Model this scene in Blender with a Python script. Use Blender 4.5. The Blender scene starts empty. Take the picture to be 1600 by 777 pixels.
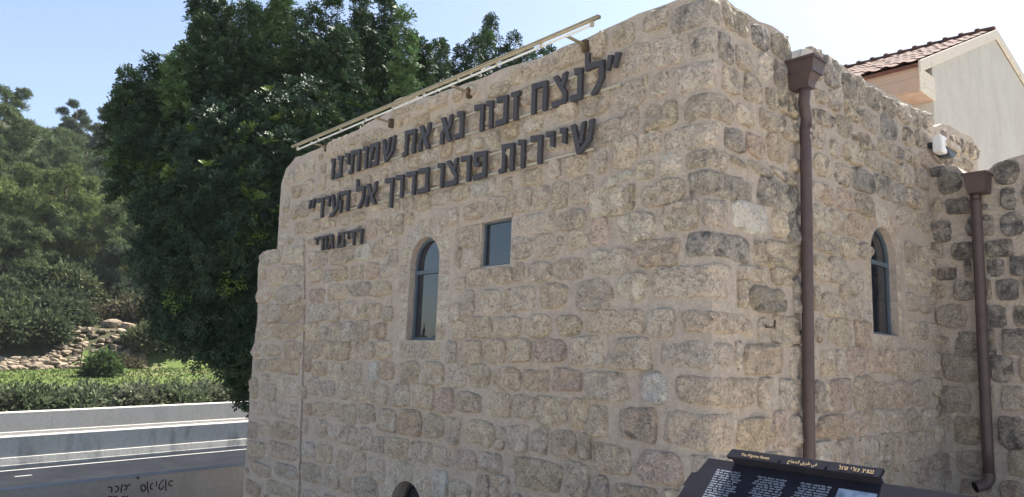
import bpy, bmesh, math, random
import numpy as np
from mathutils import Vector, Matrix, noise
from mathutils.geometry import tessellate_polygon
S = bpy.context.scene
C = S.collection
R = math.radians
random.seed(7)
rng = np.random.default_rng(7)

# ------------------------------------------------------------------ camera
CAM = Vector((2.95, -4.52, 1.60))
F = 1145.0
HEAD, PITCH, ROLL = R(138.55), R(8.64), 0.0366
fwd = Vector((math.cos(HEAD)*math.cos(PITCH), math.sin(HEAD)*math.cos(PITCH), math.sin(PITCH)))
r0 = Vector((math.sin(HEAD), -math.cos(HEAD), 0))
u0 = r0.cross(fwd)
right = r0*math.cos(ROLL) + u0*math.sin(ROLL)
up = u0*math.cos(ROLL) - r0*math.sin(ROLL)
cd = bpy.data.cameras.new('camera')
cam = bpy.data.objects.new('camera', cd)
C.objects.link(cam)
cd.lens = 36*F/1600
cd.sensor_width = 36
cd.clip_start = .05
cd.clip_end = 3000
M = Matrix((right, up, -fwd)).transposed().to_4x4()
M.translation = CAM
cam.matrix_world = M
S.camera = cam

# ------------------------------------------------------------------ light
SUN_HEAD, SUN_EL = R(97), R(55)
w = bpy.data.worlds.new('World')
S.world = w
w.use_nodes = True
nt = w.node_tree
bg = nt.nodes['Background']
sky = nt.nodes.new('ShaderNodeTexSky')
sky.sky_type = 'NISHITA'
sky.sun_disc = False
sky.sun_elevation = SUN_EL
sky.sun_rotation = R(90) - SUN_HEAD
sky.air_density = 1.0
sky.dust_density = 1.4
sky.ozone_density = 1.4
nt.links.new(sky.outputs[0], bg.inputs[0])
bg.inputs[1].default_value = 0.06
sl = bpy.data.lights.new('sun', 'SUN')
sl.energy = 5.0
sl.angle = R(0.6)
sl.color = (1, .93, .82)
so = bpy.data.objects.new('sun', sl)
C.objects.link(so)
sd = Vector((math.cos(SUN_HEAD)*math.cos(SUN_EL), math.sin(SUN_HEAD)*math.cos(SUN_EL), math.sin(SUN_EL)))
so.rotation_euler = sd.to_track_quat('Z', 'Y').to_euler()
so.location = (0, 0, 30)
S.view_settings.view_transform = 'Standard'
S.view_settings.look = 'None'
S.view_settings.gamma = 1
S.view_settings.exposure = 1.85

# ------------------------------------------------------------------ helpers
def ray(px, py):
    return (fwd + right*((px-800)/F) + up*((388.5-py)/F)).normalized()
def hit(px, py, axis, val):
    d = ray(px, py)
    t = (val-CAM[axis])/d[axis]
    return CAM + d*t
def proj(p):
    d = Vector(p)-CAM
    z = d.dot(fwd)
    return 800+F*d.dot(right)/z, 388.5-F*d.dot(up)/z
def at_dist(px, py, T):
    d = ray(px, py)
    return CAM + d*(T/math.hypot(d.x, d.y))

def mesh(name, verts, faces, smooth=False):
    me = bpy.data.meshes.new(name)
    me.from_pydata([tuple(v) for v in verts], [], faces)
    me.update()
    if smooth: me.polygons.foreach_set('use_smooth', [True]*len(me.polygons))
    return me
def obj(name, me, mat=None, parent=None, loc=None):
    o = bpy.data.objects.new(name, me)
    C.objects.link(o)
    if mat and not me.materials: me.materials.append(mat)
    if parent: o.parent = parent
    if loc is not None: o.location = loc
    return o
def empty(name, label, cat, loc=(0, 0, 0), group=None):
    o = bpy.data.objects.new(name, None)
    C.objects.link(o)
    o.location = loc
    o.empty_display_size = .1
    o['label'] = label; o['category'] = cat
    if group: o['group'] = group
    return o
def wloc(o):
    v = Vector((0,0,0))
    while o: v = v + o.location; o = o.parent
    return v
def tag(o, label=None, cat=None, group=None, kind=None):
    if label: o['label'] = label
    if cat: o['category'] = cat
    if group: o['group'] = group
    if kind: o['kind'] = kind
    return o
class MB:
    def __init__(s): s.v = []; s.f = []
    def add(s, vs, fs):
        n = len(s.v); s.v += [Vector(v) for v in vs]; s.f += [tuple(i+n for i in f) for f in fs]; return s
    def box(s, a, b):
        x0, y0, z0 = a; x1, y1, z1 = b
        return s.add([(x0,y0,z0),(x1,y0,z0),(x1,y1,z0),(x0,y1,z0),(x0,y0,z1),(x1,y0,z1),(x1,y1,z1),(x0,y1,z1)],
                     [(3,2,1,0),(4,5,6,7),(0,1,5,4),(1,2,6,5),(2,3,7,6),(3,0,4,7)])
    def bar(s, a, b, wx, wz, upv=(0,0,1)):
        a = Vector(a); b = Vector(b); d = (b-a).normalized(); sx = d.cross(Vector(upv)).normalized(); sz = sx.cross(d)
        vs = []
        for p in (a, b):
            for i, j in ((-1,-1),(1,-1),(1,1),(-1,1)): vs.append(p+sx*(i*wx/2)+sz*(j*wz/2))
        return s.add(vs, [(3,2,1,0),(4,5,6,7),(0,1,5,4),(1,2,6,5),(2,3,7,6),(3,0,4,7)])
    def tube(s, pts, rad, n=14, cap=True):
        pts = [Vector(p) for p in pts]; vs = []; fs = []
        rr = rad if isinstance(rad, (list, tuple)) else [rad]*len(pts)
        ref = None
        for i, p in enumerate(pts):
            d = (pts[min(i+1, len(pts)-1)]-pts[max(i-1, 0)]).normalized()
            if ref is None: ref = Vector((0,0,1)) if abs(d.z) < .9 else Vector((1,0,0))
            a = d.cross(ref).normalized(); b = a.cross(d).normalized(); ref = b if i else b
            for k in range(n):
                t = 2*math.pi*k/n
                vs.append(p+(a*math.cos(t)+b*math.sin(t))*rr[i])
        for i in range(len(pts)-1):
            for k in range(n):
                fs.append((i*n+k, i*n+(k+1) % n, (i+1)*n+(k+1) % n, (i+1)*n+k))
        if cap: fs.append(tuple(range(n))[::-1]); fs.append(tuple((len(pts)-1)*n+k for k in range(n)))
        return s.add(vs, fs)
    def prism(s, poly, fn, t0, t1):
        """poly in 2D, fn(u,v,t)->world, extruded between t0 and t1"""
        n = len(poly); vs = [fn(u, v, t0) for u, v in poly]+[fn(u, v, t1) for u, v in poly]
        tris = tessellate_polygon([[Vector((u, v, 0)) for u, v in poly]])
        fs = [tuple(t) for t in tris]+[tuple(i+n for i in reversed(t)) for t in tris]
        fs += [(i, i+n, (i+1) % n+n, (i+1) % n) for i in range(n)]
        return s.add(vs, fs)
    def obj(s, name, mat, parent=None, smooth=False, recalc=True, bevel=0):
        org = Vector((0,0,0))
        if parent: org = wloc(parent)
        me = mesh(name, [v-org for v in s.v], s.f)
        if recalc or bevel:
            bm = bmesh.new(); bm.from_mesh(me)
            if bevel:
                bmesh.ops.remove_doubles(bm, verts=bm.verts, dist=1e-5)
                bmesh.ops.bevel(bm, geom=[e for e in bm.edges if e.is_manifold and e.calc_face_angle(0) > .5], offset=bevel, segments=2, affect='EDGES')
            bmesh.ops.recalc_face_normals(bm, faces=bm.faces); bm.to_mesh(me); bm.free()
        if smooth: me.polygons.foreach_set('use_smooth', [True]*len(me.polygons))
        return obj(name, me, mat, parent)

# ------------------------------------------------------------------ materials
def mat(name, rough=.8, spec=.3):
    m = bpy.data.materials.new(name); m.use_nodes = True
    b = m.node_tree.nodes['Principled BSDF']
    b.inputs['Roughness'].default_value = rough
    b.inputs['Specular IOR Level'].default_value = spec
    return m, m.node_tree, b
def nd(t, kind, **kw):
    n = t.nodes.new(kind)
    for k, v in kw.items():
        if k in n.inputs.keys(): n.inputs[k].default_value = v
        else: setattr(n, k, v)
    return n
def noise_n(t, scale, detail=6, rough=.6, coord='Object', dist=0, stretch=None):
    tc = t.nodes.new('ShaderNodeNewGeometry') if coord == 'Pos' else t.nodes.new('ShaderNodeTexCoord')
    out = tc.outputs['Position'] if coord == 'Pos' else tc.outputs[coord]
    if stretch:
        mp = t.nodes.new('ShaderNodeMapping'); mp.inputs['Scale'].default_value = stretch
        t.links.new(out, mp.inputs[0]); out = mp.outputs[0]
    n = nd(t, 'ShaderNodeTexNoise', Scale=scale, Detail=detail, Roughness=rough, Distortion=dist)
    t.links.new(out, n.inputs['Vector'])
    return n.outputs[0]
def ramp(t, src, stops):
    r = t.nodes.new('ShaderNodeValToRGB')
    while len(r.color_ramp.elements) < len(stops): r.color_ramp.elements.new(.5)
    for e, (p, c) in zip(r.color_ramp.elements, stops):
        e.position = p; e.color = (*c, 1) if isinstance(c, tuple) else (c, c, c, 1)
    t.links.new(src, r.inputs[0]); return r.outputs[0]
def mix(t, fac, a, b, mode='MIX'):
    m = t.nodes.new('ShaderNodeMix'); m.data_type = 'RGBA'; m.blend_type = mode
    for k, v in ((0, fac), (6, a), (7, b)):
        if isinstance(v, bpy.types.NodeSocket): t.links.new(v, m.inputs[k])
        elif isinstance(v, tuple): m.inputs[k].default_value = (*v, 1)
        else: m.inputs[k].default_value = v
    return m.outputs[2]
def math_n(t, op, a, b=0.0, clamp=False):
    m = t.nodes.new('ShaderNodeMath'); m.operation = op; m.use_clamp = clamp
    for k, v in ((0, a), (1, b)):
        if isinstance(v, bpy.types.NodeSocket): t.links.new(v, m.inputs[k])
        else: m.inputs[k].default_value = v
    return m.outputs[0]
def bump(t, b, h, dist=.01, strength=1.0):
    n = nd(t, 'ShaderNodeBump', Distance=dist, Strength=strength)
    t.links.new(h, n.inputs['Height']); t.links.new(n.outputs[0], b.inputs['Normal'])

def stone_material(name):
    m, t, b = mat(name, .95, .15)
    at = nd(t, 'ShaderNodeAttribute', attribute_name='col')
    n1 = noise_n(t, 9, 8, .62, 'Pos'); n2 = noise_n(t, 38, 7, .72, 'Pos'); n3 = noise_n(t, 3.1, 6, .6, 'Pos', dist=.4)
    c = mix(t, .8, at.outputs['Color'], ramp(t, n1, [(.3, (.82,.77,.71)), (.5, (1.08,1.05,1.0)), (.7, (1.28,1.25,1.21))]), 'MULTIPLY')
    c = mix(t, .85, c, ramp(t, n2, [(.33, .42), (.42, .92), (.5, 1.10), (.62, 1.30), (.72, 1.5)]), 'MULTIPLY')
    c = mix(t, .6, c, ramp(t, noise_n(t, 17, 5, .7, 'Pos', dist=1.2), [(.36, .5), (.47, 1.02), (.6, 1.2)]), 'MULTIPLY')
    # lichen : attribute alpha against a patchy noise
    nl = noise_n(t, 7, 9, .74, 'Pos', dist=.3)
    thr = math_n(t, 'SUBTRACT', 0.72, math_n(t, 'MULTIPLY', at.outputs['Alpha'], .27))
    lm = math_n(t, 'MULTIPLY', math_n(t, 'SUBTRACT', nl, thr), 8.0, True)
    c = mix(t, math_n(t, 'MULTIPLY', lm, .75), c, (.12,.122,.135))
    wl = math_n(t, 'MULTIPLY', math_n(t, 'SUBTRACT', n3, .6), 6.0, True)
    c = mix(t, math_n(t, 'MULTIPLY', wl, .35), c, (.50,.49,.45))
    t.links.new(c, b.inputs['Base Color'])
    v = nd(t, 'ShaderNodeTexVoronoi', Scale=55.0, Randomness=1.0)
    g = t.nodes.new('ShaderNodeNewGeometry'); 
    add = t.nodes.new('ShaderNodeVectorMath'); add.operation = 'ADD'
    nn = nd(t, 'ShaderNodeTexNoise', Scale=20.0, Detail=3.0); t.links.new(g.outputs['Position'], nn.inputs['Vector'])
    sc = t.nodes.new('ShaderNodeVectorMath'); sc.operation = 'SCALE'; sc.inputs['Scale'].default_value = .05
    t.links.new(nn.outputs['Color'], sc.inputs[0]); t.links.new(g.outputs['Position'], add.inputs[0]); t.links.new(sc.outputs[0], add.inputs[1])
    t.links.new(add.outputs[0], v.inputs['Vector'])
    pit = math_n(t, 'MULTIPLY', ramp(t, v.outputs['Distance'], [(0, 0.0), (.35, 1.0)]), .35)
    h = math_n(t, 'ADD', math_n(t, 'MULTIPLY', noise_n(t, 19, 10, .74, 'Pos', dist=.8), 1.9), pit)
    h = math_n(t, 'ADD', h, math_n(t, 'MULTIPLY', n2, .8))
    bump(t, b, h, .078, 1.0)
    v2 = nd(t, 'ShaderNodeTexVoronoi', Scale=70.0, Randomness=1.0); t.links.new(add.outputs[0], v2.inputs['Vector'])
    mask = math_n(t, 'GREATER_THAN', noise_n(t, 12, 4, .6, 'Pos'), .47)
    pc = ramp(t, v2.outputs['Distance'], [(.10, .35), (.30, 1.0), (.65, 1.16)])  # pits darkened in colour, carrying relief shade the bump barely shows
    cc = mix(t, math_n(t, 'MULTIPLY', mask, .6), c, mix(t, 1.0, c, pc, 'MULTIPLY'))
    cc = mix(t, .45, cc, ramp(t, noise_n(t, 85, 4, .7, 'Pos'), [(.36, .55), (.5, 1.02), (.66, 1.4)]), 'MULTIPLY')
    t.links.new(cc, b.inputs['Base Color'])
    return m
M_STONE = stone_material('rough_limestone')

def simple(name, col, rough=.8, spec=.3, nscale=6, namt=.15, bscale=None, bd=.003, metal=0, coord='Object'):
    m, t, b = mat(name, rough, spec)
    n = noise_n(t, nscale, 7, .6, coord)
    lo = tuple(x*(1-namt*2) for x in col); hi = tuple(min(1, x*(1+namt*1.4)) for x in col)
    c = ramp(t, n, [(.3, lo), (.5, col), (.7, hi)])
    t.links.new(c, b.inputs['Base Color']); b.inputs['Metallic'].default_value = metal
    if bscale: bump(t, b, noise_n(t, bscale, 8, .65, coord), bd)
    return m
def mortar_material():
    m, t, b = mat('lime_mortar', .92, .15)
    n1 = noise_n(t, 1.3, 6, .6, 'Pos'); n2 = noise_n(t, 17, 8, .65, 'Pos')
    c = ramp(t, n1, [(.3, (.53,.47,.40)), (.5, (.53,.46,.40)), (.62, (.485,.415,.365)), (.75, (.55,.505,.45))])
    c = mix(t, .7, c, ramp(t, n2, [(.3, .72), (.5, 1.0), (.7, 1.2)]), 'MULTIPLY')
    c = mix(t, .5, c, ramp(t, noise_n(t, 60, 5, .7, 'Pos'), [(.34, .6), (.5, 1.0), (.7, 1.2)]), 'MULTIPLY')
    # brown run-off streaks, stretched vertically, near the buttress crease and under the parapet
    g = t.nodes.new('ShaderNodeNewGeometry'); sp = t.nodes.new('ShaderNodeSeparateXYZ'); t.links.new(g.outputs['Position'], sp.inputs[0])
    st = noise_n(t, 3, 5, .6, 'Pos', stretch=(3, 3, .35))
    k = math_n(t, 'MULTIPLY', math_n(t, 'SUBTRACT', st, .55), 5, True)
    c = mix(t, math_n(t, 'MULTIPLY', k, .35), c, (.27,.20,.15))
    t.links.new(c, b.inputs['Base Color'])
    h = math_n(t, 'ADD', math_n(t, 'MULTIPLY', noise_n(t, 5, 8, .6, 'Pos'), 3.0), math_n(t, 'MULTIPLY', noise_n(t, 30, 8, .75, 'Pos'), 1.6))
    bump(t, b, h, .018, 1.0)
    return m
M_MORTAR = mortar_material()
def plaster_material():
    m, t, b = mat('white_plaster', .92, .15)
    n1 = noise_n(t, .9, 7, .62, 'Pos'); st = noise_n(t, 2.4, 6, .65, 'Pos', stretch=(1, 1, .22)); n2 = noise_n(t, 5, 9, .7, 'Pos', dist=1.5)
    c = ramp(t, n1, [(.3, (.455,.44,.41)), (.5, (.495,.48,.45)), (.7, (.53,.52,.49))])
    c = mix(t, .5, c, ramp(t, st, [(.32, .80), (.48, 1.0), (.7, 1.05)]), 'MULTIPLY'); c = mix(t, .4, c, ramp(t, n2, [(.34, .78), (.45, 1.0), (.7, 1.06)]), 'MULTIPLY')
    t.links.new(c, b.inputs['Base Color']); bump(t, b, n2, .02); return m
M_PLASTER = plaster_material()
M_BROWN = simple('brown_painted_steel', (.078,.054,.054), .5, .4, 9, .10, 60, .0006)
M_LETTER = simple('dark_letter_steel', (.050,.047,.054), .55, .4, 25, .12)
M_RAIL = simple('cream_rail', (.40,.375,.30), .5, .4, 12, .08)
M_FIX = simple('khaki_lamp_beam', (.25,.21,.13), .6, .3, 14, .15)
M_TUBE = simple('white_tube', (.72,.74,.74), .3, .5, 5, .02)
M_RUST = simple('rusted_steel', (.10,.07,.045), .8, .3, 50, .35)
M_FRAME = simple('blue_grey_window_steel', (.085,.115,.15), .45, .5, 30, .08)
M_WHITE = simple('white_plastic', (.75,.76,.77), .4, .5, 5, .02)
M_BLACK = simple('black_plastic', (.03,.03,.035), .5, .4, 5, .05)
def glass(name, col, ior, rough=.02):
    m, t, b = mat(name, rough, .5)
    b.inputs['Base Color'].default_value = (*col, 1); b.inputs['IOR'].default_value = ior
    bump(t, b, noise_n(t, 2.2, 2, .5), .004)
    return m
M_GLASS = glass('dark_window_glass', (.012,.017,.026), 1.9)
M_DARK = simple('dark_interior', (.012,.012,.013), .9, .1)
# ------------------------------------------------------------------ the old stone building: frames of its wall faces
YF = hit(1452, 300, 0, 0.0).y          # the annex wall meets the right-hand face here
# wall frame: (u, v, w) -> world, w = distance out of the wall
def FL(u, v, w): return Vector((u, -w, v))
def FP(u, v, w): return Vector((u, -PIER-w, v))
def FR(u, v, w): return Vector((w, u, v))
def FA(u, v, w): return Vector((u, YF-w, v))
PIER = 0.03
def pL(px, py, off=0.0): p = hit(px, py, 1, -off); return (p.x, p.z)
def pP(px, py): p = hit(px, py, 1, -PIER); return (p.x, p.z)
def pR(px, py, off=0.0): p = hit(px, py, 0, off); return (p.y, p.z)
def pA(px, py, off=0.0): p = hit(px, py, 1, YF-off); return (p.x, p.z)
FACES = dict(L=(FL, pL, 1), P=(FP, pP, 1), R=(FR, pR, 1), A=(FA, pA, 1))

# stones seen in each wall: photo boxes x0,x1,y0,y1 (projected onto the wall's own plane), optional tone letter
TXT_L = """
1022 1069 54 105;964 1018 68 120;1018 1047 112 152;1004 1014 119 131;960 1010 125 173;912 955 140 182;872 905 163 188;
1008 1060 160 202;971 1000 170 207;1002 1046 15 50;957 994 36 74;922 951 53 93;870 917 70 106;842 870 88 118;822 841 99 124;800 819 106 132;
1000 1036 205 240;957 998 213 264;930 973 188 228;930 950 230 270;885 920 244 277;857 878 251 280;815 848 264 290;
1030 1067 240 272w;993 1024 255 280w;895 929 274 320;863 889 285 325;836 860 291 327;795 833 296 332;
1000 1071 281 323;982 994 289 326;922 980 294 340w;870 917 328 360;810 867 334 367;
962 1025 333 380w;922 952 342 385r;887 921 360 389;834 881 366 401;1035 1094 315 362;800 832 370 404;
994 1063 374 415o;922 988 390 429w;865 917 405 436;826 863 409 440;806 821 411 441;
965 1014 427 471w;896 961 437 484;844 888 443 481o;796 837 450 483;
1010 1056 484 525;918 1008 485 520o;871 912 495 524;819 863 492 526;772 816 497 525;
950 1019 530 575;891 945 528 571;835 887 531 564r;793 832 531 565;
1003 1045 584 630W;914 987 582 626;863 911 577 610r;819 860 579 610o;771 817 576 609o;
968 1028 637 690L;892 924 625 671o;922 951 634 680;839 888 620 664;803 838 618 653;
995 1068 704 758r;924 988 694 741o;906 926 677 718;859 903 672 715o;830 858 667 708;792 827 665 705;
1036 1072 766 800;960 1030 757 800o;924 953 742 790;884 922 722 780;804 881 715 769;
740 775 280 308W;762 781 250 264;783 802 278 300;707 736 290 313;674 706 300 321;649 675 305 329;630 647 310 331;
692 718 326 352;726 758 317 343o;762 793 307 341;797 812 300 331;636 648 335 350;617 632 336 367;592 613 337 363;567 591 345 373r;
550 572 333 346;530 548 339 352;482 501 345 363;462 480 347 364;
714 750 353 387;728 751 388 418;712 722 391 418;731 768 422 446;769 804 418 444o;712 729 435 451;
555 580 382 406W;580 608 377 402;600 623 362 385;518 545 390 413;499 513 395 415;484 497 395 414;606 623 390 416;545 555 390 406;
486 503 422 441;505 521 422 441;523 544 419 439o;546 569 417 436;571 594 411 436r;594 613 413 434;
549 581 442 463;583 613 440 461;511 545 445 469;484 509 452 474r;
724 743 455 493;752 785 455 490w;789 800 455 485;702 722 477 501;
709 731 503 528;734 770 496 527;
563 598 475 497;534 561 473 497;510 533 475 501;481 511 475 502w;596 616 480 500;
478 497 506 531;500 513 511 533;515 536 507 533;536 556 504 533w;555 578 502 531;583 606 506 528r;
478 501 535 560;502 522 537 561;522 548 535 562;550 561 535 560;562 586 535 562;590 615 534 560;
697 715 535 566;717 756 534 567;758 793 531 568o;
473 487 564 580r;489 512 567 588;514 537 567 592;539 567 566 596;576 595 567 596W;594 618 566 593r;622 657 566 600;661 695 567 601;698 731 570 606;733 767 571 606;
484 501 591 617;503 525 595 618;526 547 597 623;550 578 602 625;578 608 600 632;610 641 600 636;644 680 601 640;681 710 607 646r;712 753 614 644;760 800 613 651;
472 490 631 648o;491 511 630 650;512 531 630 650;531 558 632 663;563 588 632 662;590 621 640 675;621 662 640 682r;663 695 647 685;698 720 652 693;725 775 656 698;
472 482 654 678;494 512 657 685;513 533 662 688;534 561 666 695;561 583 669 703;584 603 683 708;777 791 668 702;
469 493 690 715w;493 521 694 723;524 546 704 733;546 573 704 738;573 603 717 751;602 640 684 719;641 675 690 723;675 705 697 727;709 746 702 734r;749 786 707 738;
469 503 723 755;506 533 729 763;533 551 744 770;554 593 745 781;676 701 735 779W;704 736 749 790w;742 766 742 785;769 798 742 790;470 500 765 790;505 530 772 795;
565 600 202 226;586 616 205 230;512 545 214 244;540 556 236 250;612 650 150 180;668 702 148 172;648 672 180 196;700 738 166 186;762 798 128 152
"""
TXT_P = """
441 475 388 413w;407 438 391 414w;421 446 420 446;450 474 417 442;432 474 447 476;402 423 449 473;409 443 477 503;445 475 477 502o;400 426 506 529;
427 474 506 527o;414 440 539 555;445 475 535 560o;398 418 562 578;419 470 561 582o;435 474 585 622;409 433 600 626;412 422 585 594;
421 468 628 655;391 413 629 645;405 423 657 681;427 468 660 687o;417 468 690 720o;386 415 689 715;388 403 660 684;430 468 724 748;392 425 722 746;415 466 752 779;383 408 750 775r;
391 404 590 622;395 408 537 557;388 402 705 720
"""
TXT_R = """
1128 1168 8 57D;1173 1199 38 79D;1202 1235 50 96D;1120 1143 52 97D;1148 1173 73 111d;1182 1205 86 126w;1208 1227 96 137D;1229 1243 103 131;
1262 1280 75 93D;1286 1308 88 138D;1314 1338 113 156D;1339 1350 120 164d;1350 1374 136 173D;1376 1397 151 184D;1400 1421 161 193d;1423 1438 170 200;1440 1456 177 206d;
1126 1156 106 149;1160 1189 118 161;1195 1213 140 171;1214 1249 143 185;1130 1160 199 237D;1148 1182 165 200;1163 1196 209 247r;1197 1229 213 255o;
1185 1217 173 206d;1220 1251 184 223;1231 1251 248 268;
1272 1290 140 163;1292 1313 143 175d;1318 1343 152 191;1345 1373 173 209d;1375 1400 181 220D;1268 1300 172 199;1306 1327 184 215d;1267 1288 199 232;
1295 1313 221 246;1316 1348 226 259;1340 1358 208 235;1349 1375 241 266;1371 1400 219 249d;1377 1398 254 281d;1409 1427 201 230;1429 1447 206 233;1400 1426 261 292;
1396 1411 232 256;1412 1435 236 260;1436 1455 240 265r;1428 1448 266 296d;1270 1298 241 278;1301 1328 256 291;1329 1363 264 302D;1366 1390 274 312D;1391 1413 286 320D;1414 1441 296 327;
1281 1303 290 322r;1306 1331 296 329r;1332 1361 304 337d;1267 1279 282 310;1267 1292 321 362w;1295 1321 331 367;1322 1350 336 372r;
1400 1423 326 358;1426 1436 330 356;1438 1449 334 362;1270 1306 366 396;1310 1338 371 405;1341 1358 380 405;
1182 1251 281 332D;1141 1200 313 367W;1204 1227 327 372;1229 1251 334 385D;1175 1193 378 414d;1194 1251 378 426;
1151 1194 416 439;1202 1237 421 446d;1150 1166 435 480;1168 1231 447 489D;1237 1251 434 488D;1270 1291 400 439;1291 1326 403 446;1326 1345 428 461;1310 1325 447 463;1282 1318 458 496;1318 1345 463 500;1269 1279 450 484;
1182 1200 498 534;1200 1253 495 537;1272 1288 500 534;1291 1328 498 540;1334 1357 503 543r;
1147 1160 535 579;1161 1223 540 585o;1232 1256 543 591;1281 1302 548 586;1304 1318 548 586;1320 1351 543 586r;1353 1378 548 581r;1380 1400 547 583r;1401 1423 547 591;1425 1436 548 580;1438 1450 546 584;
1182 1207 592 637;1215 1256 594 639d;1272 1285 596 645D;1285 1294 600 640;1296 1330 594 641r;1332 1347 592 642;1347 1361 588 644r;1362 1393 600 633r;1395 1421 598 634r;1421 1448 596 633;
1147 1205 654 701o;1206 1228 643 699r;1232 1256 650 696;1274 1327 649 686r;1328 1358 647 681r;1360 1387 640 675;1386 1413 640 674;1415 1435 640 672;1436 1456 640 672;
1271 1300 690 726w;1302 1336 686 727;1339 1371 681 719;1371 1391 679 718;1393 1411 676 735;1414 1440 676 718;1441 1457 676 700;1430 1455 715 755r;1412 1430 722 760;1150 1185 707 730;1188 1230 706 735;
1273 1300 731 765;1304 1336 730 765;1340 1368 724 760;1372 1392 722 760
"""
TXT_A = """
1453 1480 260 277D;1464 1505 269 304D;1551 1595 250 288D;1561 1591 292 327D;1594 1625 285 322D;1561 1602 331 369D;1458 1474 312 330;1477 1519 309 335d;1456 1489 346 377d;1508 1533 342 368D;1533 1556 338 368d;
1483 1525 379 406d;1539 1586 376 401D;1456 1476 381 402;1539 1571 407 432D;1576 1612 400 430D;1462 1497 420 437d;1506 1520 407 432d;1456 1481 447 465;1488 1528 438 468d;1555 1594 438 468D;1528 1552 440 466d;1598 1630 436 466D;
1461 1514 478 511;1543 1575 480 511d;1580 1622 478 508d;1455 1487 526 553;1492 1537 520 555d;1564 1612 516 552d;1540 1558 516 550d;1469 1535 556 596;1547 1586 556 597d;1592 1625 555 596;
1469 1521 606 645;1530 1556 604 636;1562 1606 604 641;1453 1486 645 672;1490 1537 652 695;1557 1604 652 702d;1492 1544 705 744;1463 1488 709 748r;1572 1615 705 744;1500 1530 750 780r;1560 1600 752 790r;1455 1466 405 430;1455 1467 560 590
"""
# corner blocks: left px, right px, top and bottom px at the corner, tone
CORNERS = [(1048,1125,-6,32,'D'),(1076,1119,38,80,'d'),(1053,1120,89,138,''),(1069,1145,142,183,'d'),(1040,1121,187,226,''),
 (1072,1137,231,258,'d'),(1076,1175,264,305,'D'),(1096,1135,310,352,'d'),(1072,1168,360,400,'D'),(1019,1142,409,463,''),
 (1065,1175,484,521,'o'),(1031,1145,534,576,''),(1055,1180,588,637,'o'),(1037,1144,648,705,'o'),(1078,1144,713,758,''),(1060,1160,764,806,'o')]
CX = 1112
TOL = [(1122,-12),(1085,-9),(1048,2),(1018,14),(978,31),(945,46),(915,60),(884,72),(870,79),(853,87),(823,96),(795,104),(752,121),(700,141),(660,153),(615,171),(585,187),(560,201),(548,208),(525,220),(515,225),(490,236),(462,247),(447,264),(439,290),(437,325),(434,371)]
TOR = [(1122,-12),(1135,-2),(1150,12),(1168,22),(1185,32),(1208,42),(1226,56),(1233,68),(1237,96),(1241,94),(1247,83),(1257,74),(1266,72),(1280,81),(1310,99),(1343,121),(1375,139),(1400,151),(1425,166),(1447,176),(1456,184),(1458,198),(1472,194),(1484,197),(1500,206),(1519,215),(1525,226),(1528,262)]
TOP = [(474,372),(455,377),(437,386),(420,396),(406,405),(403,420),(402,500),(395,560),(390,620),(386,690),(380,777)]
BASE_L, BASE_R = -1.65, 0.0

def lin(c): return tuple(x for x in c)
TONES = {'': (.78,.69,.585), 'o': (.77,.655,.53), 'r': (.74,.61,.52), 'w': (.84,.77,.67), 'W': (.86,.84,.79), 'd': (.68,.61,.53), 'D': (.58,.54,.49), 'L': (.60,.52,.47)}
LICH = {'': .08, 'o': 0., 'r': 0., 'w': .08, 'W': .1, 'd': .55, 'D': .72, 'L': .7}
def tone(code, face, v):
    base = TONES[code]
    k = random.uniform(.90, 1.14); h = random.uniform(-.03, .03)
    c = (base[0]*k+h*.3, base[1]*k, base[2]*k-h)
    li = LICH[code]+random.uniform(0, .18)
    if face == 'R' and code == '': li += max(0, (v-1.9))*.33
    if face == 'A': li += .28; c = tuple(x*.86 for x in c)
    if face == 'L' and v > 3.3: li += .18
    return (*c, min(1, li))

def superel(n, e, rs, bump_amt):
    out = []
    for k in range(n):
        t = 2*math.pi*(k+.5)/n
        ct, st = math.cos(t), math.sin(t)
        r = (abs(ct)**e+abs(st)**e)**(-1/e)
        j = 1+bump_amt*noise.fractal(Vector((ct*1.6+rs, st*1.6, rs*.7)), .8, 2.1, 5)
        out.append((r*ct*j, r*st*j))
    return out
RINGS = [(1.02, -.9), (1.0, 0.0), (.965, .58), (.90, .86), (.78, 1.0), (.60, 1.05), (.38, 1.08), (.18, 1.08)]
def stone_geo(cu, cv, hw, hh, frame, b, col, seed, n=28, e=4.0, flat=False, poly=None, skew=0.0):
    if poly is None:
        e = random.choice((3.2, 4.2, 5.5, 8)) if not flat else 8
        pts = superel(n, e, seed, .10 if not flat else .03)
        s1, s2 = random.uniform(-.10, .10), random.uniform(-.10, .10)
        if flat: s1 = s2 = 0
        pts = [(x*(1+s1*y), y*(1+s2*x)+skew*x) for x, y in pts]
    else:
        pts = [((u-cu)/hw, (v-cv)/hh) for u, v in poly]
    n = len(pts)
    vs = []; fs = []
    na = .85 if not flat else .12
    tilt = (random.uniform(-.35, .35), random.uniform(-.35, .35)) if not flat else (0, 0)
    for k, (s, wz) in enumerate(RINGS):
        for (x, y) in pts:
            X, Y = x*s, y*s
            u, v = cu+X*hw, cv+Y*hh
            w = b*wz
            if k >= 1:
                q = Vector((u*11+seed, v*11, seed*3.1))
                f = noise.fractal(q, .8, 2.1, 5)
                w += b*f*na*min(1, k/2)*1.25 + b*(tilt[0]*X+tilt[1]*Y)*min(1, k/2)
                if k < 3: u += .006*noise.noise(q*2.3); v += .006*noise.noise(q*2.3+Vector((9,9,9)))
            vs.append(frame(u, v, w))
    for k in range(len(RINGS)-1):
        for i in range(n):
            j = (i+1) % n
            fs.append((k*n+i, k*n+j, (k+1)*n+j, (k+1)*n+i))
    fs.append(tuple((len(RINGS)-1)*n+i for i in range(n)))
    return vs, fs, col

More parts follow.
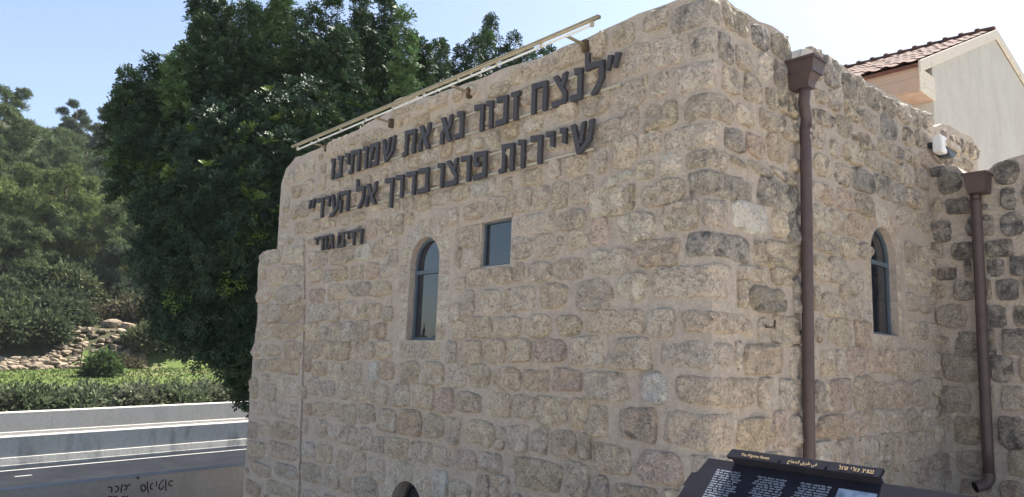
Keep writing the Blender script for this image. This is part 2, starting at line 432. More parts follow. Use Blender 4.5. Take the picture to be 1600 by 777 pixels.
def fix_and_make(name, geos, parent, material):
    """geos: list of (verts, faces, col) -> one mesh with a 'col' attribute"""
    org = wloc(parent) if parent else Vector((0,0,0))
    V = []; Fc = []; Cc = []
    for vs, fs, col in geos:
        k = len(V); V += [v-org for v in vs]; Fc += [tuple(i+k for i in f) for f in fs]; Cc += [col]*len(vs)
    me = mesh(name, V, Fc, True)
    a = me.color_attributes.new('col', 'FLOAT_COLOR', 'POINT')
    a.data.foreach_set('color', np.array(Cc, dtype=np.float32).ravel())
    return obj(name, me, material, parent)

def flipfaces(g): vs, fs, c = g; return (vs, [tuple(reversed(f)) for f in fs], c)
def corner_geo(x0, y1, z0, z1, b, col, seed):
    """rounded rough block wrapping the corner at x=0,y=0: from x0 (<0) to y1 (>0)"""
    n = 9; D = .16
    vs = []; idx = {}; fs = []
    cx, cy, cz = (x0+b)/2, (y1-b)/2, (z0+z1)/2
    hx, hy, hz = (b-x0)/2, (y1+b)/2, (z1-z0)/2
    rad = min(.05, hz*.5)
    def vert(i, j, k):
        key = (i, j, k)
        if key in idx: return idx[key]
        p = [2*i/n-1, 2*j/n-1, 2*k/n-1]
        p = [math.copysign(abs(q)**.8, q) for q in p]
        q = Vector((p[0]*hx, p[1]*hy, p[2]*hz))
        inner = Vector((max(-hx+rad, min(hx-rad, q.x)), max(-hy+rad, min(hy-rad, q.y)), max(-hz+rad, min(hz-rad, q.z))))
        d = q-inner
        if d.length > 1e-9: q = inner+d.normalized()*rad if d.length > rad*.6 else q
        wp = Vector((cx, cy, cz))+q
        s = Vector((wp.x*7+seed, wp.y*7, wp.z*7+seed))
        wp += Vector((noise.fractal(s, .8, 2.1, 5), noise.fractal(s+Vector((5,5,5)), .8, 2.1, 5), noise.fractal(s+Vector((11,3,5)), .8, 2.1, 5)*.8))*.026
        idx[key] = len(vs); vs.append(wp); return idx[key]
    for a in range(n):
        for c in range(n):
            fs.append((vert(a,0,c), vert(a+1,0,c), vert(a+1,0,c+1), vert(a,0,c+1)))      # -Y
            fs.append((vert(n,a,c), vert(n,a+1,c), vert(n,a+1,c+1), vert(n,a,c+1)))      # +X
            fs.append((vert(a,c,n), vert(a+1,c,n), vert(a+1,c+1,n), vert(a,c+1,n)))      # +Z
            fs.append((vert(a,c,0), vert(a,c+1,0), vert(a+1,c+1,0), vert(a+1,c,0)))      # -Z
            fs.append((vert(0,a,c), vert(0,a,c+1), vert(0,a+1,c+1), vert(0,a+1,c)))      # -X
    return vs, fs, col

building = empty('stone_building', 'two storey old building of rough limestone blocks with Hebrew lettering on its long face', 'building', (0, 0, BASE_L))
annex = empty('stone_annex', 'lower grey limestone wall joining the building at the right behind a brown downpipe', 'wall', (1.0, YF, 0))

# --- openings (u0,u1,z0,zspring,ztop)
def arch_poly(u0, u1, z0, zt, n=14, rise=None):
    r = (u1-u0)/2; c = (u0+u1)/2; h = rise or r
    return [(u0, z0), (u1, z0)]+[(c+r*math.cos(math.pi*k/n), zt-h+h*math.sin(math.pi*k/n)) for k in range(n+1)]
a0 = pL(634, 532)[0]; a1 = pL(680, 532)[0]; az0 = pL(655, 532)[1]; azt = pL(664, 370.5)[1]
WIN_A = arch_poly(a0, a1, az0, azt)
s0 = pL(750, 418)[0]; s1 = pL(797, 412)[0]; sz0 = pL(775, 415)[1]; szt = pL(770, 345)[1]
WIN_S = [(s0, sz0), (s1, sz0), (s1, szt), (s0, szt)]
b0_ = pL(611, 777)[0]; b1_ = pL(660, 777)[0]; bzt = pL(637, 752)[1]
WIN_B = arch_poly(b0_, b1_, bzt-.95, bzt)
c0 = pR(1365, 520)[0]; c1 = pR(1406, 550)[0]; cz0 = pR(1365, 521)[1]; czt = pR(1381, 356)[1]
WIN_C = arch_poly(c0, c1, cz0, czt)
DOOR_A = None

outL = [pL(*p) for p in TOL]
# upper wall's own left end, then down behind the buttress
xl = pL(436, 371)[0]
outL = [(-.003, outL[0][1])]+[p for p in outL[1:]]+[(xl, BASE_L), (-.003, BASE_L)]
outP = [pP(*p) for p in TOP]; px0 = pP(474, 500)[0]
bot = outP[-1]
PE = [pP(474, 372), pP(474, 500), pP(470, 640), pP(466, 777)]
PE.append((PE[-1][0]+.02, BASE_L))
def pier_edge(v):
    return float(np.interp(v, [p[1] for p in PE][::-1], [p[0] for p in PE][::-1]))
outP = [(PE[0][0], outP[0][1])]+outP[1:]+[(bot[0]-.05, BASE_L)]+PE[::-1][:-1]
outR = [pR(*p) for p in TOR]
outR = [(0.003, outR[0][1])]+outR[1:]
yr1 = outR[-1][0]
outR = outR+[(yr1, 0.0), (0.003, BASE_L)]
outAt = [pA(*p) for p in [(1452,263),(1462,259),(1478,258),(1494,261),(1507,272),(1530,272),(1546,264),(1553,256),(1575,247),(1600,241),(1640,230)]]
xa1 = outAt[-1][0]+1.6
outA = [(0.0, outAt[0][1])]+outAt[1:]+[(xa1, outAt[-1][1]), (xa1, 0.0), (0.0, 0.0)]

def dense(poly, step=.09, amp=.010, closed=True, lo=None):
    out = []; n = len(poly)
    for i in range(n):
        a = Vector(poly[i]); b = Vector(poly[(i+1) % n]); L = (b-a).length; k = max(1, int(L/step))
        for j in range(k):
            p = a.lerp(b, j/k)
            if amp and lo is not None and p.y > lo:
                q = Vector((p.x*5, p.y*5, .3)); p = p+Vector((noise.noise(q), noise.noise(q+Vector((7,7,7)))))*amp
            out.append((p.x, p.y))
    return out
def wall_sheet(name, outline, holes, frame, t0, t1, parent, m=M_MORTAR):
    """a real thick wall with real openings"""
    loops = [outline]+holes
    flat = [p for l in loops for p in l]; N = len(flat)
    tris = tessellate_polygon([[Vector((u, v, 0)) for u, v in l] for l in loops])
    vs = [frame(u, v, t0) for u, v in flat]+[frame(u, v, t1) for u, v in flat]
    fs = [tuple(t) for t in tris]+[tuple(i+N for i in reversed(t)) for t in tris]
    k = 0
    for l in loops:
        n = len(l)
        fs += [(k+i, k+(i+1) % n, k+N+(i+1) % n, k+N+i) for i in range(n)]
        k += n
    mb = MB(); mb.add(vs, fs)
    return mb.obj(name, m, parent)
T = .55
wall_sheet('wall', dense(outL, .09, .02, lo=1.5), [WIN_A, WIN_S, WIN_B], FL, 0, -T, building)
wall_sheet('wall', dense(outP, .09, .02, lo=BASE_L+.01), [], lambda u, v, w: Vector((u, -PIER-w, v)), 0, -T-PIER, building)
wall_sheet('wall', dense(outR, .09, .02, lo=1.5), [WIN_C], lambda u, v, w: Vector((w, u, v)), 0, -T, building)
wall_sheet('wall', dense(outA, .09, .02, lo=.3), [], FA, 0, -T, annex)
# back walls and flat roof
xb0 = xl+.05
mb = MB(); mb.box((xb0, YF+.6, BASE_L), (-.56, YF+1.0, 3.2)); mb.box((xb0, .56, BASE_L), (xb0+.4, YF+.6, 3.2)); mb.obj('wall', M_MORTAR, building)
mb = MB(); mb.box((xb0+.4, .56, 3.0), (-.56, YF+.6, 3.12)); mb.obj('roof', M_PLASTER, building)

# --- place stones
placed = {k: [] for k in 'LPRA'}
geos = {k: [] for k in 'LPRA'}     # entries (area_px, geo)
def add_stone(face, u0, u1, v0, v1, code, bl=None, flat=False):
    if face == 'P': u1 = min(u1, pier_edge((v0+v1)/2)-.012)
    if face == 'L' and u1 > px0 and v1 < 2.7: u0 = max(u0, pier_edge((v0+v1)/2)+.018)
    if u1-u0 < .04: return
    frame = FACES[face][0]
    seed = random.uniform(0, 90)
    b = bl if bl is not None else random.uniform(.022, .040)
    col = tone(code, face, (v0+v1)/2)
    g = stone_geo((u0+u1)/2, (v0+v1)/2, (u1-u0)/2, (v1-v0)/2, frame, b, col, seed, flat=flat)
    if face == 'R' or False: pass
    placed[face].append((u0, u1, v0, v1))
    q = [proj(frame(a, c, 0)) for a, c in ((u0, v0), (u1, v0), (u1, v1), (u0, v1))]
    area = abs(sum(q[i][0]*q[(i+1) % 4][1]-q[(i+1) % 4][0]*q[i][1] for i in range(4)))/2
    geos[face].append((area, g))
def traced(txt, face):
    pf = FACES[face][1]
    for tok in txt.replace('\n', '').split(';'):
        tok = tok.strip()
        if not tok: continue
        code = ''
        if tok[-1].isalpha(): code = tok[-1]; tok = tok[:-1]
        x0, x1, y0, y1 = map(float, tok.split())
        xm, ym = (x0+x1)/2, (y0+y1)/2
        ul, _ = pf(x0, ym); ur, _ = pf(x1, ym); um, vm = pf(xm, ym)
        # slope of a level line here
        fr = FACES[face][0]
        p1 = proj(fr(um-.1, vm, 0)); p2 = proj(fr(um+.1, vm, 0))
        sl = abs((p2[1]-p1[1])/(p2[0]-p1[0]))
        h = max((y1-y0)*.5, (y1-y0)-.55*sl*(x1-x0))
        v1 = pf(xm, ym-h/2)[1]; v0 = pf(xm, ym+h/2)[1]
        k_ = -.007 if face in 'LP' else -.012
        add_stone(face, min(ul, ur)-k_, max(ul, ur)+k_, v0-.012, v1+.012, code)
traced(TXT_L, 'L'); traced(TXT_P, 'P'); traced(TXT_R, 'R'); traced(TXT_A, 'A')
# slanting relieving stones
def slant(face, pts, code):
    pf, fr = FACES[face][1], FACES[face][0]
    uv = [pf(*p) for p in pts]
    # densify & round
    for _ in range(2):
        nn = []
        for i in range(len(uv)):
            a = Vector(uv[i]); b_ = Vector(uv[(i+1) % len(uv)]); nn += [tuple(a.lerp(b_, .22)), tuple(a.lerp(b_, .78))]
        uv = nn
    us = [p[0] for p in uv]; vs_ = [p[1] for p in uv]
    cu, cv = (min(us)+max(us))/2, (min(vs_)+max(vs_))/2
    g = stone_geo(cu, cv, (max(us)-min(us))/2, (max(vs_)-min(vs_))/2, fr, .026, tone(code, face, cv), random.uniform(0, 90), poly=uv)
    placed[face].append((min(us)+.03, max(us)-.03, min(vs_)+.03, max(vs_)-.03))
    geos[face].append((900, g))
slant('L', [(934,298),(950,284),(968,272),(994,263),(992,275),(968,288),(945,297)], 'W')
slant('R', [(1165,249),(1182,254),(1213,278),(1196,279),(1178,268)], 'D')
slant('R', [(1199,257),(1222,266),(1246,290),(1232,289),(1214,276)], 'd')
slant('R', [(1132,242),(1145,244),(1168,262),(1160,263),(1145,255)], 'D')

# dressed flat stones round the windows
def dressed(face, u0, u1, v0, v1, code='w'):
    add_stone(face, u0, u1, v0, v1, code, bl=.006, flat=True)
def voussoir(face, cu, zs, r_in, r_out, t0, t1, code='w'):
    pts = [(cu+r*math.cos(t), zs+r*math.sin(t)) for r, ts in ((r_in, np.linspace(t0, t1, 5)), (r_out, np.linspace(t1, t0, 6))) for t in ts]
    us = [p[0] for p in pts]; vs_ = [p[1] for p in pts]
    # resample the outline so the rings stay smooth
    fine = dense(pts, .04, 0)
    cu2, cv2 = sum(us)/len(us), sum(vs_)/len(vs_)
    g = stone_geo(cu2, cv2, (max(us)-min(us))/2, (max(vs_)-min(vs_))/2, FACES[face][0], .005, tone(code, face, cv2), random.uniform(0, 90), poly=fine, flat=True)
    geos[face].append((700, g))
def surround(face, u0, u1, z0, zt, jamb=.17, courses=5, sill=True, ring=.2):
    r = (u1-u0)/2; c = (u0+u1)/2; zs = zt-r
    g = .012
    k = 5
    for i in range(k):
        t0 = math.pi*i/k+.03; t1 = math.pi*(i+1)/k-.03
        voussoir(face, c, zs, r+g, r+ring+random.uniform(-.02, .03), t0, t1, random.choice(['w', '', 'o' if face == 'R' else 'w']))
    hh = (zs-z0)/courses
    for i in range(courses):
        for sgn in (-1, 1):
            jw = jamb*random.uniform(.75, 1.15)
            a = u0-g-jw if sgn < 0 else u1+g
            dressed(face, a, a+jw, z0+i*hh+.008, z0+(i+1)*hh-.008, random.choice(['w', '', '']))
    if sill:
        w = (u1-u0)+jamb*1.2; n = 3
        for i in range(n):
            dressed(face, u0-jamb*.6+w*i/n+.006, u0-jamb*.6+w*(i+1)/n-.006, z0-.20, z0-.012, '')
    placed[face].append((u0-jamb*1.1, u1+jamb*1.1, z0-.2, zt+ring))
surround('L', a0, a1, az0, azt, .17, 5)
surround('L', b0_, b1_, bzt-.95, bzt, .15, 4, False, .22)
surround('R', c0, c1, cz0, czt, .12, 5)
placed['L'].append((s0-.05, s1+.02, sz0-.02, szt+.05))

# fill the gaps of each wall with coursed rubble where no stone is yet
def inside(poly, u, v):
    c = False; n = len(poly)
    for i in range(n):
        x1, y1 = poly[i]; x2, y2 = poly[(i+1) % n]
        if (y1 > v) != (y2 > v) and u < (x2-x1)*(v-y1)/(y2-y1)+x1: c = not c
    return c
def fill(face, poly, umin, umax, vmin, vmax, sizes, gap=.04, codes=('', '', 'o', 'w'), bl=None):
    gap += .012
    for (w0, w1, h0, h1) in sizes:
        v = vmin
        while v < vmax:
            h = random.uniform(h0, h1); u = umin+random.uniform(0, .1)
            while u < umax:
                wd = random.uniform(w0, w1)
                hh = h*random.uniform(.85, 1)
                box = (u, u+wd, v, v+hh)
                ok = all(inside(poly, a, b) for a, b in ((box[0]-.02, box[2]), (box[1]+.02, box[2]), (box[0]-.02, box[3]+.03), (box[1]+.02, box[3]+.03)))
                if ok:
                    for q in placed[face]:
                        if box[0] < q[1]+gap and box[1] > q[0]-gap and box[2] < q[3]+gap and box[3] > q[2]-gap: ok = False; break
                if ok: add_stone(face, *box, random.choice(codes), bl=bl); u += wd+gap
                else: u += .035
            v += .04
BIG = (.30, .46, .24, .30); MID = (.20, .34, .18, .24); SML = (.13, .2, .12, .17); CHP = (.07, .13, .06, .1)
# blocks at the corner are reserved first
for (cl, cr, yt, yb, code) in CORNERS:
    u, _ = pL(cl, (yt+yb)/2+(CX-cl)*.15); y, _ = pR(cr, (yt+yb)/2+(cr-CX)*.1)
    zt, zb = pL(CX, yt)[1], pL(CX, yb)[1]
    placed['L'].append((u, .05, zb, zt)); placed['R'].append((-.05, y, zb, zt))
CORNER_BELOW = []
z = pL(CX, 812)[1]
while z > BASE_L+.15:
    hgt = random.uniform(.24, .3); CORNER_BELOW.append((-random.uniform(.25, .6), random.uniform(.25, .6), z-hgt, z)); z -= hgt+.06
for q in CORNER_BELOW:
    placed['L'].append((q[0], .05, q[2], q[3])); placed['R'].append((-.05, q[1], q[2], q[3]))
ztext = 3.0
fill('L', outL, px0+.03, -.06, BASE_L+.05, 5.2, [MID, SML, CHP])
fill('P', outP, bot[0]-.1, px0-.02, BASE_L+.05, 3.2, [MID, SML, CHP])
fill('L', outL, xl, px0, 1.8, 4.2, [MID, SML, CHP])
fill('R', outR, .06, yr1-.03, .05, 5.2, [MID, SML, CHP], codes=('', '', 'd'))
fill('A', outA, .05, xa1, .05, 4.4, [BIG, MID, SML, CHP], codes=('', 'd', 'D'))

cg = []
for (cl, cr, yt, yb, code) in CORNERS:
    u, _ = pL(cl, (yt+yb)/2+(CX-cl)*.15)
    y, _ = pR(cr, (yt+yb)/2+(cr-CX)*.1)
    cg.append((4000, corner_geo(u, y, pL(CX, yb)[1]-.008, pL(CX, yt)[1]+.008, .024, tone(code, 'L', 1), random.uniform(0, 90))))
for q in CORNER_BELOW:
    cg.append((300, corner_geo(q[0], q[1], q[2], q[3], .024, tone('o', 'L', 1), random.uniform(0, 90))))
allb = cg+geos['L']+geos['P']+geos['R']
allb.sort(key=lambda t: -t[0])
def recalc(g):
    return g
for i, (ar, g) in enumerate(allb[:298]): fix_and_make('stone', [g], building, M_STONE)
tag(fix_and_make('small_stones', [g for _, g in allb[298:]], building, M_STONE), kind='stuff')
ga = sorted(geos['A'], key=lambda t: -t[0])
for ar, g in ga[:200]: fix_and_make('stone', [g], annex, M_STONE)
if ga[200:]: tag(fix_and_make('small_stones', [g for _, g in ga[200:]], annex, M_STONE), kind='stuff')
print('stones', len(allb), len(ga))
for p_ in (building, annex):
    pass

# --- windows
def ring_frame(mb, poly, fn, wd, t0, t1):
    n = len(poly); c = Vector((sum(p[0] for p in poly)/n, sum(p[1] for p in poly)/n))
    inner = []
    for i in range(n):
        a = Vector(poly[i-1]); b = Vector(poly[i]); d = Vector(poly[(i+1) % n])
        e1 = (b-a); e2 = (d-b)
        if e1.length < 1e-6: e1 = e2
        if e2.length < 1e-6: e2 = e1
        n1 = Vector((-e1.y, e1.x)).normalized(); n2 = Vector((-e2.y, e2.x)).normalized()
        m = (n1+n2).normalized(); k = wd/max(.4, m.dot(n1))
        inner.append(tuple(b+m*k))
    vs = [fn(u, v, t0) for u, v in poly]+[fn(u, v, t0) for u, v in inner]+[fn(u, v, t1) for u, v in poly]+[fn(u, v, t1) for u, v in inner]
    fs = []
    for i in range(n):
        j = (i+1) % n
        fs += [(i, j, n+j, n+i), (2*n+i, 3*n+i, 3*n+j, 2*n+j), (n+i, n+j, 3*n+j, 3*n+i), (i, 2*n+i, 2*n+j, j)]
    mb.add(vs, fs)
    return inner
def window(name, poly, fn, rec, parent, fw=.035, transom=None, fm=M_FRAME, label=None):
    mb = MB()
    cxy = Vector((sum(p[0] for p in poly)/len(poly), sum(p[1] for p in poly)/len(poly)))
    ip = ring_frame(mb, poly, fn, fw, -rec, -rec-.05)
    u0 = min(p[0] for p in ip); u1 = max(p[0] for p in ip)
    fr = mb.obj('window', fm, parent)
    if label: fr['label'] = label
    if transom:
        m2 = MB(); z0, z1 = transom
        m2.prism([(u0, z0), (u1, z0), (u1, z1), (u0, z1)], fn, -rec+.004, -rec-.046); m2.obj('transom', fm, fr)
        lo = [p for p in ip if p[1] < z0]; 
        low = [(u0, min(p[1] for p in ip)), (u1, min(p[1] for p in ip)), (u1, z0), (u0, z0)]
        hi = [(u0, z1), (u1, z1)]+[p for p in ip if p[1] > z1+.01]
        g1 = MB(); g1.prism(low, fn, -rec-.022, -rec-.03); g1.obj('pane', M_GLASS, fr)
        g2 = MB(); g2.prism(hi, fn, -rec-.022, -rec-.03); g2.obj('pane', M_GLASS, fr)
    else:
        g1 = MB(); g1.prism(ip, fn, -rec-.022, -rec-.03); g1.obj('pane', M_GLASS, fr)
    # near-black sheet standing in for the unlit room behind
    d = MB(); d.prism(poly, fn, -rec-.25, -rec-.27); d.obj('dark_room_sheet', M_DARK, fr)
    return fr
zt1 = pL(660, 424)[1]
window('w', WIN_A, FL, .075, building, .034, (zt1-.02, zt1+.02), label='tall arched window in the long face')
window('w', WIN_S, FL, .035, building, .02, label='small square window')
window('w', WIN_B, FL, .16, building, .04, fm=M_BLACK, label='dark arched opening low in the wall')
zt2 = pR(1378, 409)[1]
window('w', WIN_C, FR, .07, building, .028, (zt2-.02, zt2+.02), label='arched window in the right face')
# rough lintel over the square window
mb = MB(); mb.prism([(s0-.10, szt-.01), (s1+.02, szt-.0), (s1+.02, szt+.028), (s0-.10, szt+.022)], FL, .02, -.08); mb.obj('lintel', M_MORTAR, building)
# ------------------------------------------------------------------ lettering
def strokes(ch, w, h, t):
    """polygons of one block letter in a box w x h with stroke width t (x to the right, y up)"""
    P = []
    q = lambda *a: P.append(list(a))
    c = t*.35
    top = lambda x0=0, x1=None: q((x0+c*.4, h-t*.95), (w if x1 is None else x1, h-t*.95), (w if x1 is None else x1, h-.02*h), (x0, h+.04*h))
    if ch == 'ל':
        q((0, h-t), (t*.9, h-t), (t*.75, h*1.38), (-.1*t, h*1.42)); top()
        q((w-t*1.0, h-t*.9), (w, h-t*.9), (w, h*.42), (w*.62, 0), (w*.34, 0), (w*.36, t*.3), (w-t*1.0, h*.44))
    elif ch == 'נ':
        top(w*.25); q((w-t, h-t), (w, h-t), (w, 0), (w-t, t*.6)); q((0, 0), (w-.1*t, 0), (w-t*.2, t), (0, t*1.0))
    elif ch == 'צ':
        q((0, h), (t*1.1, h*1.02), (w, h*.38), (w, 0), (w-t*.9, 0), (w-t*.8, h*.3)); q((w-t*1.0, h), (w, h*1.04), (w*.9, h*.72), (w*.70, h*.45), (w*.52, h*.52), (w-t*1.1, h*.80))
        q((0, 0), (w-t*.3, 0), (w-t*.3, t), (0, t))
    elif ch == 'ח': top(); q((t*.1, 0), (t*1.05, 0), (t*1.05, h-t), (t*.1, h-t)); q((w-t, 0), (w, 0), (w, h-t), (w-t, h-t))
    elif ch == 'ה': top(); q((t*.2, 0), (t*1.1, 0), (t*1.1, h*.62), (t*.2, h*.62)); q((w-t, 0), (w, 0), (w, h-t), (w-t, h-t))
    elif ch == 'ז': q((0, h-t*.8), (w, h-t*1.1), (w, h-t*.1), (0, h)); q((w*.35, 0), (w*.35+t, 0), (w*.35+t*.95, h-t*1.0), (w*.35, h-t*.9))
    elif ch == 'כ': top(); q((w-t, 0), (w, 0), (w, h-t), (w-t, h-t)); q((0, 0), (w-t, 0), (w-t, t), (0, t))
    elif ch == 'ב': top(0, w-t*.15); q((w-t*1.15, t), (w-t*.15, t), (w-t*.15, h-t), (w-t*1.15, h-t)); q((0, 0), (w+t*.1, 0), (w+t*.1, t), (0, t))
    elif ch == 'ו': q((0, h-t*.95), (w, h-t*.95), (w, h-.02*h), (0, h+.04*h)); q((w-t, 0), (w, 0), (w, h-t), (w-t, h-t))
    elif ch == 'י': q((0, h-t*.9), (w, h-t*.9), (w, h-.02*h), (0, h+.04*h)); q((w-t, h*.50), (w, h*.44), (w, h-t), (w-t, h-t))
    elif ch == 'ר': top(); q((w-t, 0), (w, 0), (w, h-t), (w-t, h-t))
    elif ch == 'ד': top(0, w+t*.1); q((w-t*1.3, 0), (w-t*.3, 0), (w-t*.3, h-t), (w-t*1.3, h-t))
    elif ch == 'ך': top(); q((w-t, -h*.30), (w, -h*.34), (w, h-t), (w-t, h-t))
    elif ch == 'א':
        q((0, h), (t*1.2, h*1.02), (w, t*.2), (w, 0), (w-t*1.15, 0)); q((w-t*.95, h), (w, h*1.03), (w*.96, h*.62), (w*.72, h*.44), (w*.55, h*.53), (w-t*.95, h*.72))
        q((0, 0), (t, 0), (t*1.05, h*.34), (w*.42, h*.52), (w*.28, h*.62), (t*.05, h*.42))
    elif ch == 'ת':
        top(t*.3); q((w-t, 0), (w, 0), (w, h-t), (w-t, h-t)); q((t*.6, 0), (t*1.55, t*.1), (t*1.55, h-t), (t*.6, h-t)); q((-t*.2, 0), (t*.6, 0), (t*.6, t*.9), (-t*.2, t*.8))
    elif ch == 'ש':
        q((0, h), (t, h*1.02), (w*.35+t*.6, t*.9), (w*.35, 0), (w*.30, 0)); q((w*.48, h), (w*.48+t*.9, h*1.02), (w*.42+t*.5, h*.30), (w*.38, h*.36))
        q((w-t, h), (w, h*1.02), (w*.90, h*.36), (w*.45, 0), (w*.35, 0), (w*.38, t*.7), (w-t*1.25, h*.42))
    elif ch == 'מ':
        q((w*.30, h-t), (w, h-t), (w, h), (w*.26, h)); q((w-t, 0), (w, 0), (w, h-t), (w-t, h-t)); q((w*.5, 0), (w-t, 0), (w-t, t), (w*.5, t))
        q((t*.1, 0), (t*1.0, 0), (w*.24+t, h-t), (w*.24, h-t)); q((0, h), (t*.9, h), (w*.30, h*.66), (w*.18, h*.56))
    elif ch == 'ם': top(); q((w-t, 0), (w, 0), (w, h-t), (w-t, h-t)); q((t, 0), (w-t, 0), (w-t, t), (t, t)); q((0, 0), (t, 0), (t, h-t), (0, h-t))
    elif ch == 'פ': top(); q((w-t, 0), (w, 0), (w, h-t), (w-t, h-t)); q((0, 0), (w-t, 0), (w-t, t), (0, t)); q((0, h*.5), (t, h*.46), (t, h-t), (0, h-t)); q((t, h*.46), (w*.5, h*.46), (w*.5, h*.46+t*.8), (t, h*.46+t*.8))
    elif ch == 'ע':
        q((w-t, h), (w, h), (w, h*.40), (w*.35, -h*.10), (0, -h*.10), (0, t*.55), (w*.28, t*.6), (w-t, h*.45)); q((t*.2, h), (t*1.2, h), (w*.52, h*.30), (w*.34, h*.22))
    elif ch == 'ג': q((w*.2, h-t), (w*.8, h-t), (w*.8, h), (w*.15, h*1.03)); q((w*.8-t, h*.34), (w*.8, h*.34), (w*.8, h-t), (w*.8-t, h-t)); q((w*.8-t, h*.34), (w*.8, h*.34), (w, 0), (w-t, 0)); q((0, 0), (t, 0), (w*.62, h*.30), (w*.5, h*.36))
    elif ch == '״':
        for k in (0, .52): q((w*k, h*.62), (w*k+w*.2, h*.60), (w*k+w*.46, h*1.02), (w*k+w*.12, h*1.06))
    return P
def inscription(label, chars, line_b, line_t, off, group):
    """chars: (letter, photo x0, x1); line_b/line_t: photo lines of the feet and of the heads"""
    fb = lambda x: line_b[0][1]+(x-line_b[0][0])*(line_b[1][1]-line_b[0][1])/(line_b[1][0]-line_b[0][0])
    ft = lambda x: line_t[0][1]+(x-line_t[0][0])*(line_t[1][1]-line_t[0][1])/(line_t[1][0]-line_t[0][0])
    zb = lambda x: pL(x, fb(x), off)[1]
    xs = [c[1] for c in chars]+[c[2] for c in chars]
    xa, xb = min(xs), max(xs)
    ua, za = pL(xa, fb(xa), off); ub, zb_ = pL(xb, fb(xb), off)
    H = (pL(xa, ft(xa), off)[1]-za+pL(xb, ft(xb), off)[1]-zb_)/2
    base = lambda u: za+(u-ua)*(zb_-za)/(ub-ua)
    root = empty('inscription', label, 'lettering', (ub, -off, zb_), group)
    t = H*.185
    for ch, x0, x1 in chars:
        y = (fb(x0)+ft(x0))/2
        u0 = pL(x0, y, off)[0]; u1 = pL(x1, y, off)[0]
        mb = MB(); wq = u1-u0
        tt = min(t, wq*.42) if ch not in 'וי' else min(t*.9, wq*.72)
        for i, poly in enumerate(strokes(ch, wq, H, tt)):
            z0 = base((u0+u1)/2)
            e = .0006*i
            mb.prism([(u0+p[0], z0+p[1]) for p in poly], FL, off+.012+e, off-.020-e)
        mb.obj('letter', M_LETTER, root)
    ra = ua+.02; rb = ub-.03
    for k in (.10, .84):
        mb = MB(); mb.bar((ra, -off+.034, base(ra)+H*k), (rb, -off+.034, base(rb)+H*k), .016, .018); mb.obj('rail', M_RAIL, root)
    n = max(2, int((rb-ra)/.8))
    for k in (.10, .84):
        for i in range(n+1):
            u = ra+.05+(rb-ra-.1)*i/n
            mb = MB(); mb.tube([(u, -off+.040, base(u)+H*k), (u, .03, base(u)+H*k)], .005, 6); mb.obj('standoff', M_RUST, root)
    return root
G = 'Hebrew inscription lines on the long wall'
OFF = .075
inscription('upper line of large dark Hebrew letters under the lamp beam', [('״',948,970),('ל',915,944),('נ',893,910),('צ',864,886),('ח',831,855),('ז',799,812),('כ',776,793),('ו',760,770),('ר',741,756),('נ',711,724),('א',689,706),('א',655,672),('ת',631,649),('ש',597,617),('מ',577,591),('ו',567,574),('ת',547,562),('י',539,545),('נ',525,534),('ו',517,522)],
            [(520,280.5),(925,149)], [(520,249),(925,98.5)], OFF, G)
inscription('lower line of large dark Hebrew letters above the two windows', [('ש',892,928),('י',875,885),('י',854,866),('ר',829,847),('ו',810,820),('ת',782,803),('פ',741,760),('ר',720,735),('צ',697,715),('ו',684,693),('ב',654,670),('ד',635,650),('ר',618,630),('ך',601,614),('א',572,588),('ל',556,569),('ה',531,545),('ע',517,530),('י',508,515),('ר',494,505),('״',482,492)],
            [(505,339.5),(917,238)], [(505,308.5),(917,190)], OFF, G)
inscription('smallest Hebrew lettering low on the left of the arched window', [('ח',552,566),('י',547,552),('י',540,545),('ם',528,538.5),('ג',512,522),('ו',506.5,511.5),('ר',497,505.5),('י',491,496)],
            [(497,392.5),(566,381)], [(497,371),(566,357)], OFF*.8, G)

# ------------------------------------------------------------------ lamp beam over the lettering
def arm_reach(wx, wy, ex, ey):
    """distance out of the wall at which a level arm from the wall point reaches photo x=ex"""
    p = hit(wx, wy, 1, 0.0); best = None
    for i in range(10, 120):
        d = i*.01; x, y = proj((p.x, -d, p.z))
        if best is None or abs(x-ex) < best[0]: best = (abs(x-ex), d, y)
    return best, p
arms = [((918,73),(888,57)), ((736,146),(702,137)), ((614,193),(583,185)), ((513,231),(487,222))]
ds = []
for (a, b) in arms:
    best, p = arm_reach(*a, *b); ds.append(best[1])
print('arm reach', ds)
D = sorted(ds)[1]
lamp = empty('facade_lamp', 'long cream lamp beam with thin white tube held before the parapet on four brackets', 'lamp', tuple(hit(700, 130, 1, -D)))
A = hit(937, 26, 1, -D-.02); B = hit(457, 230, 1, -D-.02)
mb = MB(); mb.bar(A, B, .032, .024); mb.obj('beam', M_FIX, lamp)
mb = MB(); mb.bar(A+Vector((0,-.019,.011)), B+Vector((0,-.019,.011)), .006, .006); mb.bar(A+Vector((0,-.019,-.010)), B+Vector((0,-.019,-.010)), .006, .006); mb.obj('beam_lip', M_RAIL, lamp)
A2 = hit(925, 39.5, 1, -D-.01); B2 = hit(465, 234, 1, -D-.01)
mb = MB(); mb.tube([A2, B2], .011, 10); mb.obj('tube', M_TUBE, lamp)
for e in (A2, B2):
    mb = MB(); mb.box(e-Vector((.015,.012,.012)), e+Vector((.015,.012,.04))); mb.obj('end_clip', M_RAIL, lamp)
for k in range(1, 9):
    e = A2.lerp(B2, k/9); mb = MB(); mb.box(e-Vector((.008,.012,.012)), e+Vector((.008,.012,.035))); mb.obj('clip', M_RAIL, lamp)
